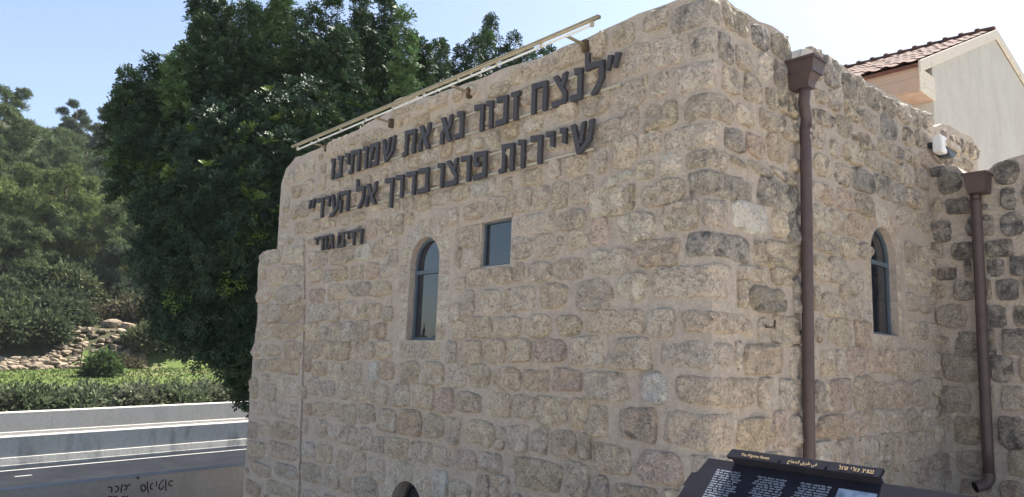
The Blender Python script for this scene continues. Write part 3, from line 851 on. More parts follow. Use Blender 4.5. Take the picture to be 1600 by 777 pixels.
for (a, b) in arms:
    p = hit(*a, 1, 0.0)
    # height of the arm where it meets the beam
    k = (p.x-B.x)/(A.x-B.x); zb = B.z+(A.z-B.z)*k-.03
    mb = MB(); mb.bar((p.x, .0, p.z), (p.x, -D, p.z+.01), .022, .020)
    mb.obj('bracket', M_FIX, lamp)
    mb = MB(); mb.box((p.x-.012, -D-.012, p.z), (p.x+.012, -D+.012, max(zb, p.z+.02))); mb.obj('bracket_riser', M_RAIL, lamp)
    mb = MB(); mb.box((p.x-.025, -.055, p.z-.06), (p.x+.025, .01, p.z+.05)); mb.obj('bracket_plate', M_RUST, lamp, bevel=.006)

# ------------------------------------------------------------------ downpipes
PX = .085
def RR(u, v, w): return FR(u, v, w)
h0 = hit(1266, 128, 0, .12)
y1_, z1_ = h0.y, h0.z
pa = hit(1258.7, 200, 0, PX); pb = hit(1264.5, 712, 0, PX)
dp = empty('downpipe', 'long brown metal downpipe with a flared rainwater head on the taller right face', 'downpipe', (PX, pb.y, pb.z))
yc = pa.y
# hopper : rings (z, y0,y1,x1)
kx = hit(1271, 91, 0, .25)
def zR(py, px=1268, w=.2): return hit(px, py, 0, w).z
ztop = zR(92); zbot = zR(133)
yl = hit(1271, 92, 0, .25).y; yr = hit(1290, 103, 0, .25).y
print('hopper', yl, yr, ztop, zbot, yc)
rings = []
Hh = ztop-zbot
for f, ins, xo in ((0, 0, .25), (.10, .0, .25), (.35, .012, .235), (.6, .03, .205), (.8, .045, .18), (1, .05, .175)):
    rings.append([(.012, yl+ins, ztop-Hh*f), (xo, yl+ins, ztop-Hh*f), (xo, yr-ins, ztop-Hh*f), (.012, yr-ins, ztop-Hh*f)])
mb = MB(); vs = [v for r in rings for v in r]; n = 4
fs = [(k*4+i, k*4+(i+1) % 4, (k+1)*4+(i+1) % 4, (k+1)*4+i) for k in range(len(rings)-1) for i in range(4)]+[(20,21,22,23)]
inner = [(.03, yl+.015, ztop), (.235, yl+.015, ztop), (.235, yr-.015, ztop), (.03, yr-.015, ztop)]
inn2 = [(a, b, c-.12) for a, b, c in inner]
vs += inner+inn2
fs += [(i, (i+1) % 4, 24+(i+1) % 4, 24+i) for i in range(4)]+[(24+i, 24+(i+1) % 4, 28+(i+1) % 4, 28+i) for i in range(4)]+[(28,29,30,31)]
mb.add(vs, fs); mb.obj('rainwater_head', M_BROWN, dp)
mb = MB(); o_ = .012
mb.box((.005, yl-o_, ztop-.01), (.262, yl+.006, ztop+.014)); mb.box((.246, yl+.006, ztop-.01), (.262, yr+o_, ztop+.014)); mb.box((.005, yr-.006, ztop-.01), (.246, yr+o_, ztop+.014))
mb.obj('rim', M_BROWN, dp)
ym = (yl+yr)/2
mb = MB(); mb.tube([(.115, ym, zbot+.02), (.115, ym, zbot-.05), (.108, ym-.01, zbot-.12), (PX+.005, yc+.01, zbot-.24), (PX, yc, zbot-.32), (PX, yc, pa.z), (PX, yc*.95+pb.y*.05, pa.z*.95+pb.z*.05), (PX, (yc+pb.y)/2, (pa.z+pb.z)/2), (PX, pb.y, pb.z), (PX, pb.y, .25)], .047, 20); mb.obj('pipe', M_BROWN, dp, smooth=True)
mb = MB(); mb.tube([(PX, pb.y, .27), (PX, pb.y, .14), (PX+.05, pb.y, .06), (PX+.14, pb.y, .03)], .05, 18); mb.obj('shoe', M_BROWN, dp, smooth=True)
for py in (211, 519, 597):
    zz = hit(1261, py, 0, PX).z; k = (zz-pb.z)/(pa.z-pb.z); yy = pb.y+(pa.y-pb.y)*k
    mb = MB(); mb.tube([(PX, yy, zz-.012), (PX, yy, zz+.012)], .053, 20); mb.box((0, yy-.008, zz-.01), (PX-.04, yy+.008, zz+.01)); mb.obj('pipe_clip', M_BROWN, dp)
# plastered spout hood behind the head
# second pipe on the annex
PO = .085
qa = hit(1524.5, 305, 1, YF-PO); qb = hit(1545, 742, 1, YF-PO)
dp2 = empty('downpipe', 'shorter brown downpipe with square head on the low annex wall at far right', 'downpipe', tuple(qb))
dp['group'] = dp2['group'] = 'brown downpipes'
t0 = hit(1503, 274, 1, YF-.24); t1 = hit(1539, 267, 1, YF-.24); b0 = hit(1511, 302, 1, YF-.2); b1 = hit(1540, 300, 1, YF-.2)
zt_ = t0.z; zb_ = b0.z
xs0, xs1 = t0.x, t1.x; bs0, bs1 = b0.x, b1.x
mb = MB()
rg = [[(xs0, YF-.012), (xs0, YF-.24), (xs1, YF-.24), (xs1, YF-.012)], [(bs0, YF-.012), (bs0, YF-.20), (bs1, YF-.20), (bs1, YF-.012)]]
vs = [(x, y, zt_) for x, y in rg[0]]+[(x, y, zb_) for x, y in rg[1]]+[(x*.94+.06*(xs0+xs1)/2, y+(.012 if y < YF-.1 else -.01), zt_-.03) for x, y in rg[0]]
mb.add(vs, [(i, (i+1) % 4, 4+(i+1) % 4, 4+i) for i in range(4)]+[(4,5,6,7), (8,9,10,11)]+[(i, (i+1) % 4, 8+(i+1) % 4, 8+i) for i in range(4)])
mb.obj('rainwater_head', M_BROWN, dp2)
mb = MB(); mb.box((xs0-.012, YF-.252, zt_-.004), (xs1+.012, YF-.236, zt_+.018)); mb.box((xs0-.012, YF-.236, zt_-.004), (xs0+.006, YF-.01, zt_+.018)); mb.box((xs1-.006, YF-.236, zt_-.004), (xs1+.012, YF-.01, zt_+.018)); mb.obj('rim', M_BROWN, dp2)
mb = MB(); mb.tube([(qa.x, YF-.1, zb_+.01), (qa.x, YF-PO, zb_-.06), qa]+[qa.lerp(qb, f_) for f_ in (.03, .1, .3, .6, .9)]+[qb], .052, 20); mb.obj('pipe', M_BROWN, dp2, smooth=True)
mb = MB(); mb.tube([qb+Vector((0,0,.02)), qb+Vector((0,0,-.04)), qb+Vector((-.03,-.03,-.10)), qb+Vector((-.10,-.10,-.13))], [.055,.056,.056,.056], 18, cap=False); mb.obj('shoe', M_BROWN, dp2, smooth=True)
e = qb+Vector((-.095,-.095,-.128)); mb = MB(); mb.tube([e, e+Vector((-.004,-.004,-.002))], .05, 18); mb.obj('opening', M_DARK, dp2)  # near-black disc painted as the shade inside the pipe mouth
for py in (322, 606, 742):
    zz = hit(1535, py, 1, YF-PO).z; k = (zz-qb.z)/(qa.z-qb.z); xx = qb.x+(qa.x-qb.x)*k
    mb = MB(); mb.tube([(xx, YF-PO, zz-.012), (xx, YF-PO, zz+.012)], .06, 20); mb.obj('pipe_clip', M_BROWN, dp2)

# plaster hood on the parapet behind the first head
hz0 = pR(1243, 100)[1]; hy0 = pR(1240, 100)[0]; hy1 = pR(1272, 88)[0]; hz1 = pR(1257, 73)[1]
mb = MB(); poly = [(hy0, hz0-.05), (hy1, hz0-.05), (hy1+.01, hz1-.01), (hy1-.06, hz1+.012), (hy0+.10, hz1-.06), (hy0+.02, hz0+.03)]
mb.prism(poly, FR, .028, -.3); mb.obj('spout_hood', M_PLASTER, building, bevel=.01)

# ------------------------------------------------------------------ small fittings
p = hit(1460, 228, 0, .05)
wl = empty('wall_light', 'slim white rectangular lamp housing clipped near the end of the tall right face', 'light', tuple(p))
zt = hit(1457, 214, 0, .05).z; zb = hit(1465, 244, 0, .05).z; y0_ = hit(1455, 228, 0, .05).y; y1w = hit(1466, 228, 0, .05).y
mb = MB(); mb.box((.06, y0_, zb), (.16, y1w-.05, zt)); mb.obj('housing', M_WHITE, wl, bevel=.012)
mb = MB(); mb.box((-.01, y0_+.03, (zb+zt)/2-.03), (.06, y0_+.09, (zb+zt)/2+.03)); mb.obj('bracket', M_BLACK, wl)
p2 = hit(1480, 232, 0, .12)
fl = empty('floodlight', 'small dark floodlight with a beige cap beside the slim white lamp', 'light', tuple(p2))
ya = hit(1471, 232, 0, .12).y; yb = hit(1489, 232, 0, .12).y; za_ = hit(1478, 224, 0, .12).z; zc = hit(1478, 245, 0, .12).z; zm = (za_*.55+zc*.45)
mb = MB(); mb.prism([(ya, zm), (yb, zm), (yb-.14, zc), (ya+.12, zc)], FR, .17, .06); mb.obj('lamp_body', simple('dark_lamp', (.07,.08,.10), .5), fl, bevel=.006)
mb = MB(); mb.prism([(ya+.06, zm+.004), (yb+.02, zm+.004), (yb+.0, za_), (ya+.02, za_)], FR, .20, .02); mb.obj('cap', simple('beige_cap', (.42,.37,.31), .7), fl, bevel=.006)
mb = MB(); mb.bar((-.02, (ya+yb)/2, zm), (.07, (ya+yb)/2, zm), .03, .03); mb.obj('arm', M_BLACK, fl)
# iron hook in the right face
hk = [hit(1196, 506, 0, .01), hit(1196.5, 511, 0, .05), hit(1210, 512, 0, .06), hit(1211, 501, 0, .05)]
mb = MB(); mb.tube([Vector((-.03, hk[0].y, hk[0].z))]+hk, .009, 8); o = mb.obj('iron_hook', M_RUST, None)
tag(o, 'small rusty bent iron hook set in the right face beside the downpipe', 'hook')

# ------------------------------------------------------------------ information sign
M_PANEL = simple('navy_panel', (.020,.021,.030), .9, .05, 20, .08)
M_GOLD = simple('gold_print', (.50,.36,.20), .6, .3)
M_PRINT = simple('pale_print', (.22,.25,.31), .6, .3)
def horiz(px, py, z): return hit(px, py, 2, z)
DEP = 2.35
def at_depth(px, py, dep):
    d = ray(px, py); return CAM+d*(dep/ d.dot(Vector((fwd.x, fwd.y, 0)).normalized()))
TL = at_depth(1107, 715, DEP); zP = TL.z
TRr = hit(1440, 763, 2, zP)
ex = (TRr-TL).normalized()
hn = Vector((ex.y, -ex.x, 0)); 
if hn.dot(CAM-TL) < 0: hn = -hn
best = None
for a in range(10, 80):
    ey = hn*math.cos(R(a))-Vector((0,0,1))*math.sin(R(a))
    for L in [x*.02 for x in range(5, 60)]:
        x, y = proj(TL+ey*L)
        if abs(y-777) < 3:
            e_ = abs(x-1072)
            if best is None or e_ < best[0]: best = (e_, a, L)
print('sign tilt', best, 'z', zP, 'len', (TRr-TL).length)
TILT = R(max(22, min(60, best[1])))
ey = hn*math.cos(TILT)-Vector((0,0,1))*math.sin(TILT); en = ey.cross(ex); 
if en.z < 0: en = -en
def SP(u, v, w): return TL+ex*u+ey*v+en*w
def sp(px, py, w=0.0):
    o_ = TL+en*w; d = ray(px, py); t = (o_-CAM).dot(en)/d.dot(en); q = CAM+d*t-o_
    return q.dot(ex), q.dot(ey)
W = (TRr-TL).length+.24
sign = empty('information_sign', 'dark slanted information board with gold headings and columns of pale small print', 'sign', (SP(W/2, .3, 0).x, SP(W/2, .3, 0).y, 0))
st1 = sp(1096, 740)[1]; st2 = sp(1090, 761)[1]; xx2 = sp(1072, 762)[0]
prof = [(0, 0), (W, 0), (W+.03, .02), (W+.03, .52), (xx2-.03, .52), (xx2-.01, st2), (-.035, st2-.004), (-.03, st1), (-.012, st1-.004)]
mb = MB(); mb.prism(prof, SP, 0, -.022); mb.obj('board', M_PANEL, sign, bevel=.002)
hL = sp(1145, 703, .03); hR = sp(1383, 731, .03); hB = sp(1142, 715, .03)
hy = hB[1]
mb = MB(); mb.prism([(hL[0], hL[1]), (hR[0], hL[1]), (hR[0]-.005, hB[1]), (hL[0]-.006, hB[1])], SP, .034, .022); mb.prism([(hL[0]+.004, hL[1]+.01), (hR[0]-.01, hL[1]+.01), (hR[0]-.01, hB[1]-.004), (hL[0]+.004, hB[1]-.004)], SP, .022, -.01)
mb.obj('header_plate', M_PANEL, sign)
hd = lambda px, py: sp(px, py, .0345)
def flat_text(s, x0, x1, ybase, h, w, m, name, font_fallback=False):
    cu = bpy.data.curves.new('t', 'FONT'); cu.body = s; cu.size = 1; cu.resolution_u = 3
    o = bpy.data.objects.new('t', cu); C.objects.link(o)
    dg = bpy.context.evaluated_depsgraph_get(); me = bpy.data.meshes.new_from_object(o.evaluated_get(dg))
    bpy.data.objects.remove(o); bpy.data.curves.remove(cu)
    if not me.vertices: return None
    us = [v.co.x for v in me.vertices]; k = (x1-x0)/(max(us)-min(us)); kk = h/.72; mn = min(us)
    org = wloc(sign)
    for v in me.vertices: v.co = SP(x0+(v.co.x-mn)*k, ybase-v.co.y*kk, w)-org
    me.materials.append(m); me.name = name
    return obj(name, me, None, sign)
hh = (hB[1]-hL[1])
ymid = hL[1]+hh*.62
flat_text('The Pilgrims Route', hd(1158, 711)[0], hd(1202, 717)[0], ymid+.004, hh*.36, .0352, M_GOLD, 'heading')
flat_text('\ufe9d\ufe8e\ufea0\ufea4\ufedf\ufe8d \ufed6\ufef3\ufeae\ufec3 \ufef2\ufed3', hd(1231, 721)[0], hd(1276, 728)[0], ymid+.004, hh*.38, .0352, M_GOLD, 'heading')
heb = 'בנתיב עולי הרגל'
xa_, xb_ = hd(1311, 731)[0], hd(1365, 741)[0]
mb = MB(); n = len(heb); cw = (xb_-xa_)/n
for i, ch in enumerate(reversed(heb)):
    if ch == ' ': continue
    wd = cw*(.42 if ch in 'יו' else .8)
    for k, poly in enumerate(strokes(ch, wd, hh*.36, wd*.3 if ch not in 'יו' else wd*.6)):
        mb.prism([(xa_+i*cw+a, ymid+.004-b) for a, b in poly], SP, .0354+k*.0001, .0348)
mb.obj('heading', M_GOLD, sign)
for px in (1218, 1291):
    u, v = hd(px, 720 if px < 1250 else 729); mb = MB(); mb.tube([SP(u, v, .034), SP(u, v, .038)], .0035, 10); mb.obj('rivet', M_PANEL, sign)
def column(px0, px1, py, rows, h=.0105, ragged='r', skip=0):
    mb = MB(); u0, v0 = sp(px0, py, .001); u1, _ = sp(px1, py, .001); rr = random.Random(px0)
    for r in range(rows):
        v = v0+r*h; a, b = u0, u1
        if ragged == 'r': b -= rr.uniform(0, .02)
        else: a += rr.uniform(0, .02)
        if r == rows-1: b = a+(b-a)*.6
        u = a
        while u < b-.004:
            wd = rr.uniform(.008, .026); e = min(b, u+wd)
            # a word : letter-sized ticks of uneven height
            q = u
            while q < e-.0015:
                lw = rr.uniform(.0018, .0032); t_ = h*rr.choice((.42, .5, .5, .66))
                mb.prism([(q, v), (q+lw, v), (q+lw, v-t_), (q, v-t_)], SP, .0016, .0006); q += lw+.0007
            u = e+.0035
    return mb
column(1120, 1166, 735, 13, h=.0086).obj('print', M_PRINT, sign)
v_ = sp(1106, 770, .001)
column(1106, 1150, 775, 12, h=.0086).obj('print', M_PRINT, sign)
column(1180, 1233, 745, 13, h=.0086, ragged='l').obj('print', M_PRINT, sign)
column(1245, 1302, 755, 20, h=.0086, ragged='l').obj('print', M_PRINT, sign)
i0 = sp(1311, 763, .001); i1 = sp(1370, 775, .001)
def picture_mat():
    m, t, b = mat('printed_photo', .5, .4)
    n = noise_n(t, 30, 4, .6, 'Pos'); t.links.new(ramp(t, n, [(.35, (.10,.14,.20)), (.5, (.22,.28,.40)), (.62, (.33,.40,.52))]), b.inputs['Base Color']); return m
mb = MB(); mb.prism([(i0[0], i0[1]), (i1[0], i0[1]), (i1[0], i0[1]+.14), (i0[0], i0[1]+.14)], SP, .0016, .0004); mb.obj('picture', picture_mat(), sign)
for uu in (W*.25, W*.8):
    q = SP(uu, .30, -.022); mb = MB(); mb.box((q.x-.03, q.y-.03, 0), (q.x+.03, q.y+.03, q.z-.03)); mb.box((q.x-.08, q.y-.08, 0), (q.x+.08, q.y+.08, .012)); mb.obj('post', M_PANEL, sign)

# ------------------------------------------------------------------ house behind
HX = -2.0
hc = hit(1458, 140, 0, HX); HY = hc.y
ap = hit(1558, 46, 0, HX+.06); el = hit(1438, 94, 0, HX+.06)
er = hit(1600, 116, 0, HX+.06)
print('house', HY, ap, el, er)
run_r = (er.y-ap.y); drop_r = ap.z-er.z
EYR = ap.y+(ap.y-el.y); EZR = ap.z-(EYR-ap.y)*drop_r/run_r
house = empty('gabled_house', 'pale plastered house with a red tiled gable roof rising behind the stone wall', 'house', (HX-4, ap.y, 0))
sl_ = (ap.z-el.z)/(ap.y-el.y)
LEN = 9.0
slr = drop_r/run_r
yR = EYR-.6
def roofz(y): return ap.z-(ap.y-y)*sl_ if y < ap.y else ap.z-(y-ap.y)*slr
mb = MB()
g = [(HY, 0), (yR, 0), (yR, roofz(yR)-.22), (ap.y, ap.z-.22), (HY, roofz(HY)-.22)]
mb.prism(g, lambda u, v, w: Vector((HX+w, u, v)), 0, -LEN); mb.obj('wall', M_PLASTER, house)
M_WOOD = simple('pale_fascia_wood', (.46,.36,.30), .75, .25, 3, .14, 40, .002)
def plank_mat(name, col):
    m, t, b = mat(name, .7, .3)
    n = noise_n(t, 6, 8, .7, 'Object', stretch=(1, 1, 9)); k = noise_n(t, 7, 2, .5)
    c = ramp(t, n, [(.3, tuple(x*.8 for x in col)), (.6, col), (.8, tuple(min(1, x*1.15) for x in col))])
    kn = math_n(t, 'MULTIPLY', math_n(t, 'SUBTRACT', k, .66), 8, True)
    t.links.new(mix(t, math_n(t, 'MULTIPLY', kn, .6), c, (.22,.13,.08)), b.inputs['Base Color']); return m
M_PINK = plank_mat('pinkish_wood', (.50,.36,.28)); M_WHITEWOOD = plank_mat('whitewashed_wood', (.66,.60,.52))
# barge boards
def barge(y0, z0, y1, z1, nm='barge_board', dep=.24):
    mb = MB(); mb.prism([(y0, z0), (y1, z1), (y1, z1-dep), (y0, z0-dep)] if y0 < y1 else [(y1, z1), (y0, z0), (y0, z0-dep), (y1, z1-dep)], lambda u, v, w: Vector((HX+w, u, v)), .06, .02); return mb.obj(nm, M_WHITEWOOD, house)
barge(el.y, el.z, ap.y, ap.z); barge(ap.y+.002, ap.z, EYR, EZR)
# boxed eave on the near side
eb = el.z-.60
for k in range(2):
    mb = MB(); mb.box((HX-LEN, el.y+.02+.004*k, eb+.02+k*.27), (HX+.012, el.y+.05, eb+.02+k*.27+.265)); mb.obj('fascia_board', M_PINK, house)
mb = MB(); mb.box((HX-LEN, el.y+.05, eb), (HX+.005, HY+.0, eb+.02)); mb.obj('soffit', M_PINK, house)
for k in range(3):
    mb = MB(); yy = el.y+.052; mb.prism([(yy, eb+.02+k*.16), (HY+.06, eb+.02+k*.16), (HY+.06, eb+.175+k*.16), (yy, eb+.175+k*.16)], lambda u, v, w: Vector((HX+w, u, v)), .02, -.01+.001*k); mb.obj('eave_end_board', M_WHITEWOOD, house)
# roof decks
mb = MB()
for (ya_, za2, yb_, zb2) in ((el.y-.03, el.z-.05, ap.y, ap.z-.03), (ap.y, ap.z-.03, EYR+.03, EZR-.05)):
    mb.prism([(ya_, za2), (yb_, zb2), (yb_, zb2-.08), (ya_, za2-.08)], lambda u, v, w: Vector((HX+w, u, v)), .015, -LEN)
mb.obj('roof', simple('roof_deck', (.16,.07,.05), .9), house)
M_TILE = simple('clay_roof_tile', (.105,.052,.043), .9, .2, 1.6, .25, 30, .004, coord='Pos')
nx, ny = 27, 11
sy = (ap.y-el.y+.05)/ny; sx = LEN/nx; ang = math.atan(sl_)
tv = []; tf = []
NU = 8
for j, (yy, zz) in enumerate(((-.03, .030), (sy*1.12/math.cos(0), 0.012))):
    for layer in (0, 1):
        for i in range(NU+1):
            u = i/NU; prof_ = .030*math.sin(u*2*math.pi) if u < .5 else .012*math.sin(u*2*math.pi)
            tv.append(Vector((u*sx*1.02, yy, yy*sl_+zz+prof_-(.016 if layer else 0))))
n1_ = NU+1
for i in range(NU):
    tf += [(i, i+1, 2*n1_+i+1, 2*n1_+i), (n1_+i+1, n1_+i, 3*n1_+i, 3*n1_+i+1), (i+1, i, n1_+i, n1_+i+1)]
tme = mesh('roof_tile', tv, tf); tme.materials.append(M_TILE)
for i in range(nx):
    for j in range(ny):
        o = bpy.data.objects.new('roof_tile', tme); C.objects.link(o); o.parent = house
        o.location = Vector((HX+.02-(i+1)*sx, el.y-.05+j*sy, el.z-.02+j*sy*sl_+random.uniform(-.006, .006)))-house.location
rm = MB(); rm.tube([(0, 0, 0), (.06, 0, .006), (.09, 0, .0), (.40, 0, -.012)], [.155, .155, .125, .11], 12)
rme = mesh('ridge_tile', rm.v, rm.f, True); rme.materials.append(M_TILE)
k = 0; x = HX-.02-.36
while x > HX-LEN:
    o = bpy.data.objects.new('ridge_tile', rme); C.objects.link(o); o.parent = house
    o.location = Vector((x, ap.y, ap.z+.0))-house.location; x -= .36
# ------------------------------------------------------------------ ground, road and barriers
RD = ray(2013, 554); RD = RD/ math.hypot(RD.x, RD.y)
print('road dir', RD)
LAT = Vector((-RD.y, RD.x, 0))          # away from the building
if LAT.x > 0: LAT = -LAT
ZR = -1.95
P_line = horiz(200, 718.5, ZR)
P_base = horiz(200, 715, ZR)
def extrude_prof(name, prof, origin, s0, s1, m, parent=None, bevel=0):
    """prof: (lateral away from us, z)"""
    mb = MB(); n = len(prof)
    fn = lambda a, b, t: origin+LAT*a+Vector((0,0,b))+RD*t
    mb.prism(prof, fn, s0, s1)
    return mb.obj(name, m, parent, bevel=bevel)
def conc(name, col, stain):
    m, t, b = mat(name, .9, .2)
    n1 = noise_n(t, .55, 7, .62, 'Pos'); n2 = noise_n(t, 11, 7, .65, 'Pos'); st = noise_n(t, 2.2, 6, .6, 'Pos', stretch=(1, 1, .25))
    c = ramp(t, n1, [(.3, tuple(x*.9 for x in col)), (.5, col), (.7, tuple(x*1.08 for x in col))])
    c = mix(t, .5, c, ramp(t, n2, [(.35, .8), (.6, 1.08)]), 'MULTIPLY')
    k = math_n(t, 'MULTIPLY', math_n(t, 'SUBTRACT', math_n(t, 'ADD', math_n(t, 'MULTIPLY', st, .6), math_n(t, 'MULTIPLY', noise_n(t, .22, 5, .6, 'Pos'), .5)), .56), 7, True)
    t.links.new(mix(t, math_n(t, 'MULTIPLY', k, stain), c, (.13,.14,.145)), b.inputs['Base Color'])
    bump(t, b, n2, .006)
    return m
M_CONC = conc('barrier_concrete', (.55,.535,.49), .25); M_CONC2 = conc('stained_barrier_concrete', (.50,.49,.45), .85)
M_PARA = conc('parapet_concrete', (.27,.275,.28), .25)
def asphalt():
    m, t, b = mat('asphalt', 1.0, .0)
    n1 = noise_n(t, 1.2, 6, .6, 'Pos'); n2 = noise_n(t, 60, 5, .7, 'Pos')
    c = ramp(t, n1, [(.3, (.019,.021,.026)), (.7, (.028,.031,.037))]); c = mix(t, .5, c, ramp(t, n2, [(.3, .7), (.7, 1.25)]), 'MULTIPLY')
    t.links.new(c, b.inputs['Base Color']); bump(t, b, n2, .004); return m
M_ASPH = asphalt()
# front New Jersey barrier
ph = hit(200, 670.5, 0, P_base.x-.11); H1 = ph.z-ZR
def nj(H): return [(0, -.3), (0, .07), (.01, .08), (.045, .30*H/.95), (.075, .325*H/.95), (.10, H-.02), (.115, H), (.40, H), (.42, H-.03), (.46, .34), (.6, .08), (.6, -.3)]
print('barrier height', H1)
def seg_barrier(name, label, origin, H, s0, s1, step, mats):
    e = empty(name, label, 'barrier', tuple(origin), 'concrete road barriers')
    s = s0; i = 0
    while s < s1:
        extrude_prof('panel', nj(H), origin, s, s+step-.004, mats(i), e, bevel=0); s += step; i += 1
    return e
seg_barrier('road_barrier', 'nearer stained concrete road barrier beside the white edge line', P_base, H1, -26, 34, 4.0, lambda i: M_CONC2 if 5 <= i <= 9 else M_CONC)
P2 = P_base+LAT*1.15; zb2 = hit(200, 666.5, 0, P2.x-.02); ht2 = hit(200, 636.5, 0, P2.x-.11)
P2 = Vector((P2.x, P2.y, zb2.z-.25)); P2 = P2+RD*((zb2.y-P2.y)*0)
H2 = ht2.z-P2.z
print('H2', H2, P2)
seg_barrier('road_barrier', 'farther pale clean concrete road barrier in front of the green hedge', P2, H2, -26, 34, 4.0, lambda i: M_CONC)
# strip of earth between
extrude_prof('gravel_verge', [(.5, -.3), (1.3, -.3), (1.3, P2.z-P_base.z+.02), (.5, P2.z-P_base.z+.02)], P_base, -26, 34, simple('dark_soil', (.12,.10,.085), .95)).update_tag()
bpy.data.objects['gravel_verge']['kind'] = 'structure'
# road
road = extrude_prof('road', [(.02, -.3), (.02, 0), (-11.5, 0), (-11.5, -.3)], P_base, -60, 60, M_ASPH); road['kind'] = 'structure'
M_LINE = simple('road_paint', (.34,.34,.34), .7, .2, 8, .08, coord='Pos')
lw = .13
dl = (P_line-P_base).dot(LAT)
o = extrude_prof('edge_line', [(dl-.06, .004), (dl+.06, .004), (dl+.06, .001), (dl-.06, .001)], P_base, -60, 60, M_LINE); o['kind'] = 'structure'
P_m = horiz(37, 738, ZR)
sm = (P_m-P_base).dot(RD)/RD.dot(RD); lm = (P_m-P_base).dot(LAT)
o = extrude_prof('lane_mark', [(lm-.05, .004), (lm+.05, .004), (lm+.05, .001), (lm-.05, .001)], P_base, sm-.2, sm+.2, M_LINE); o['kind'] = 'structure'
# near parapet with graffiti
PZ = -.62
Pp = horiz(200, 746.2, PZ)
para = empty('parapet_wall', 'low grey concrete parapet with black handwritten graffiti at the lower left', 'wall', tuple(Pp))
extrude_prof('wall', [(0, 0), (.28, 0), (.28, -1.6), (0, -1.6)], Pp, -30, 40, M_PARA, para, bevel=.012)
def para_pt(px, py):
    # plane through Pp with normal LAT
    d = ray(px, py); t = (Pp-CAM).dot(LAT)/d.dot(LAT); return CAM+d*t-LAT*.004
GR = [ # photo strokes, graffiti zoom (x/10+140, y/10+720)
 [(1300,320),(1265,315),(1235,345),(1245,380),(1285,395)], [(1190,300),(1188,380),(1192,465)], [(1155,300),(1120,330),(1085,390),(1085,430),(1110,450),(1140,430),(1150,400)],
 [(1045,330),(1040,395)], [(985,350),(950,385),(950,430),(980,450)], [(905,330),(900,420),(920,500)], [(860,385),(820,380),(800,410),(805,450),(840,475),(870,450),(865,400),(850,385)],
 [(635,365),(585,395),(540,380)], [(580,400),(575,440),(545,458)], [(510,375),(495,430),(490,490)], [(400,400),(440,405),(450,440),(430,475),(400,490)], [(290,415),(335,415),(345,440),(340,495)],
 [(300,565),(340,558)], [(350,575),(400,560),(430,570)], [(510,560),(545,562)], [(560,572),(600,550)], [(755,265),(755,290)], [(730,265),(775,262)]]
M_INK = simple('black_spray_paint', (.018,.018,.022), .6, .3)
for st_ in GR:
    pts = [para_pt(140+x/10, 720+y/10) for x, y in st_]
    sm_ = []
    for i in range(len(pts)-1):
        a = pts[max(0, i-1)]; b = pts[i]; c = pts[i+1]; d = pts[min(len(pts)-1, i+2)]
        for k in range(4):
            t = k/4; sm_.append(.5*((2*b)+(-a+c)*t+(2*a-5*b+4*c-d)*t*t+(-a+3*b-3*c+d)*t**3))
    sm_.append(pts[-1])
    mb = MB()
    wd = .022
    for i in range(len(sm_)-1):
        a, b = sm_[i], sm_[i+1]; dd = (b-a)
        if dd.length < 1e-5: continue
        s_ = dd.normalized().cross(LAT).normalized()*wd/2; e_ = dd.normalized()*wd*.3
        of = -LAT*.0004*i
        mb.add([a-e_-s_+of, b+e_-s_+of, b+e_+s_+of, a-e_+s_+of], [(0,1,2,3)])
    mb.obj('graffiti_stroke', M_INK, para, recalc=False)

# terraces near the building
def ground_mat(name, cols, sc=1.0):
    m, t, b = mat(name, .95, .1)
    n1 = noise_n(t, sc, 8, .65, 'Pos'); n2 = noise_n(t, sc*14, 7, .7, 'Pos')
    c = ramp(t, n1, [(.32, cols[0]), (.5, cols[1]), (.66, cols[2])]); c = mix(t, .7, c, ramp(t, n2, [(.3, .6), (.7, 1.3)]), 'MULTIPLY')
    t.links.new(c, b.inputs['Base Color']); bump(t, b, n2, .03); return m
M_PAVE = simple('terrace_bounce_paving', (.44,.40,.35), .9, .2, 3, .12, 25, .01, coord='Pos')
mb = MB(); mb.box((-1.6, -60, -1.7), (60, YF+.3, 0)); o = mb.obj('terrace_bounce_paving', M_PAVE); o['kind'] = 'structure'  # paving spread wide and pale as a reflector, bouncing sun onto the facades
mb = MB(); mb.box((-9.9, -60, -1.9), (-1.6, 24, BASE_L)); o = mb.obj('yard_ground', M_PAVE); o['kind'] = 'structure'
mb = MB(); mb.box((-5, YF+.3, -1.7), (30, 60, -.02)); o = mb.obj('back_ground', M_PAVE); o['kind'] = 'structure'

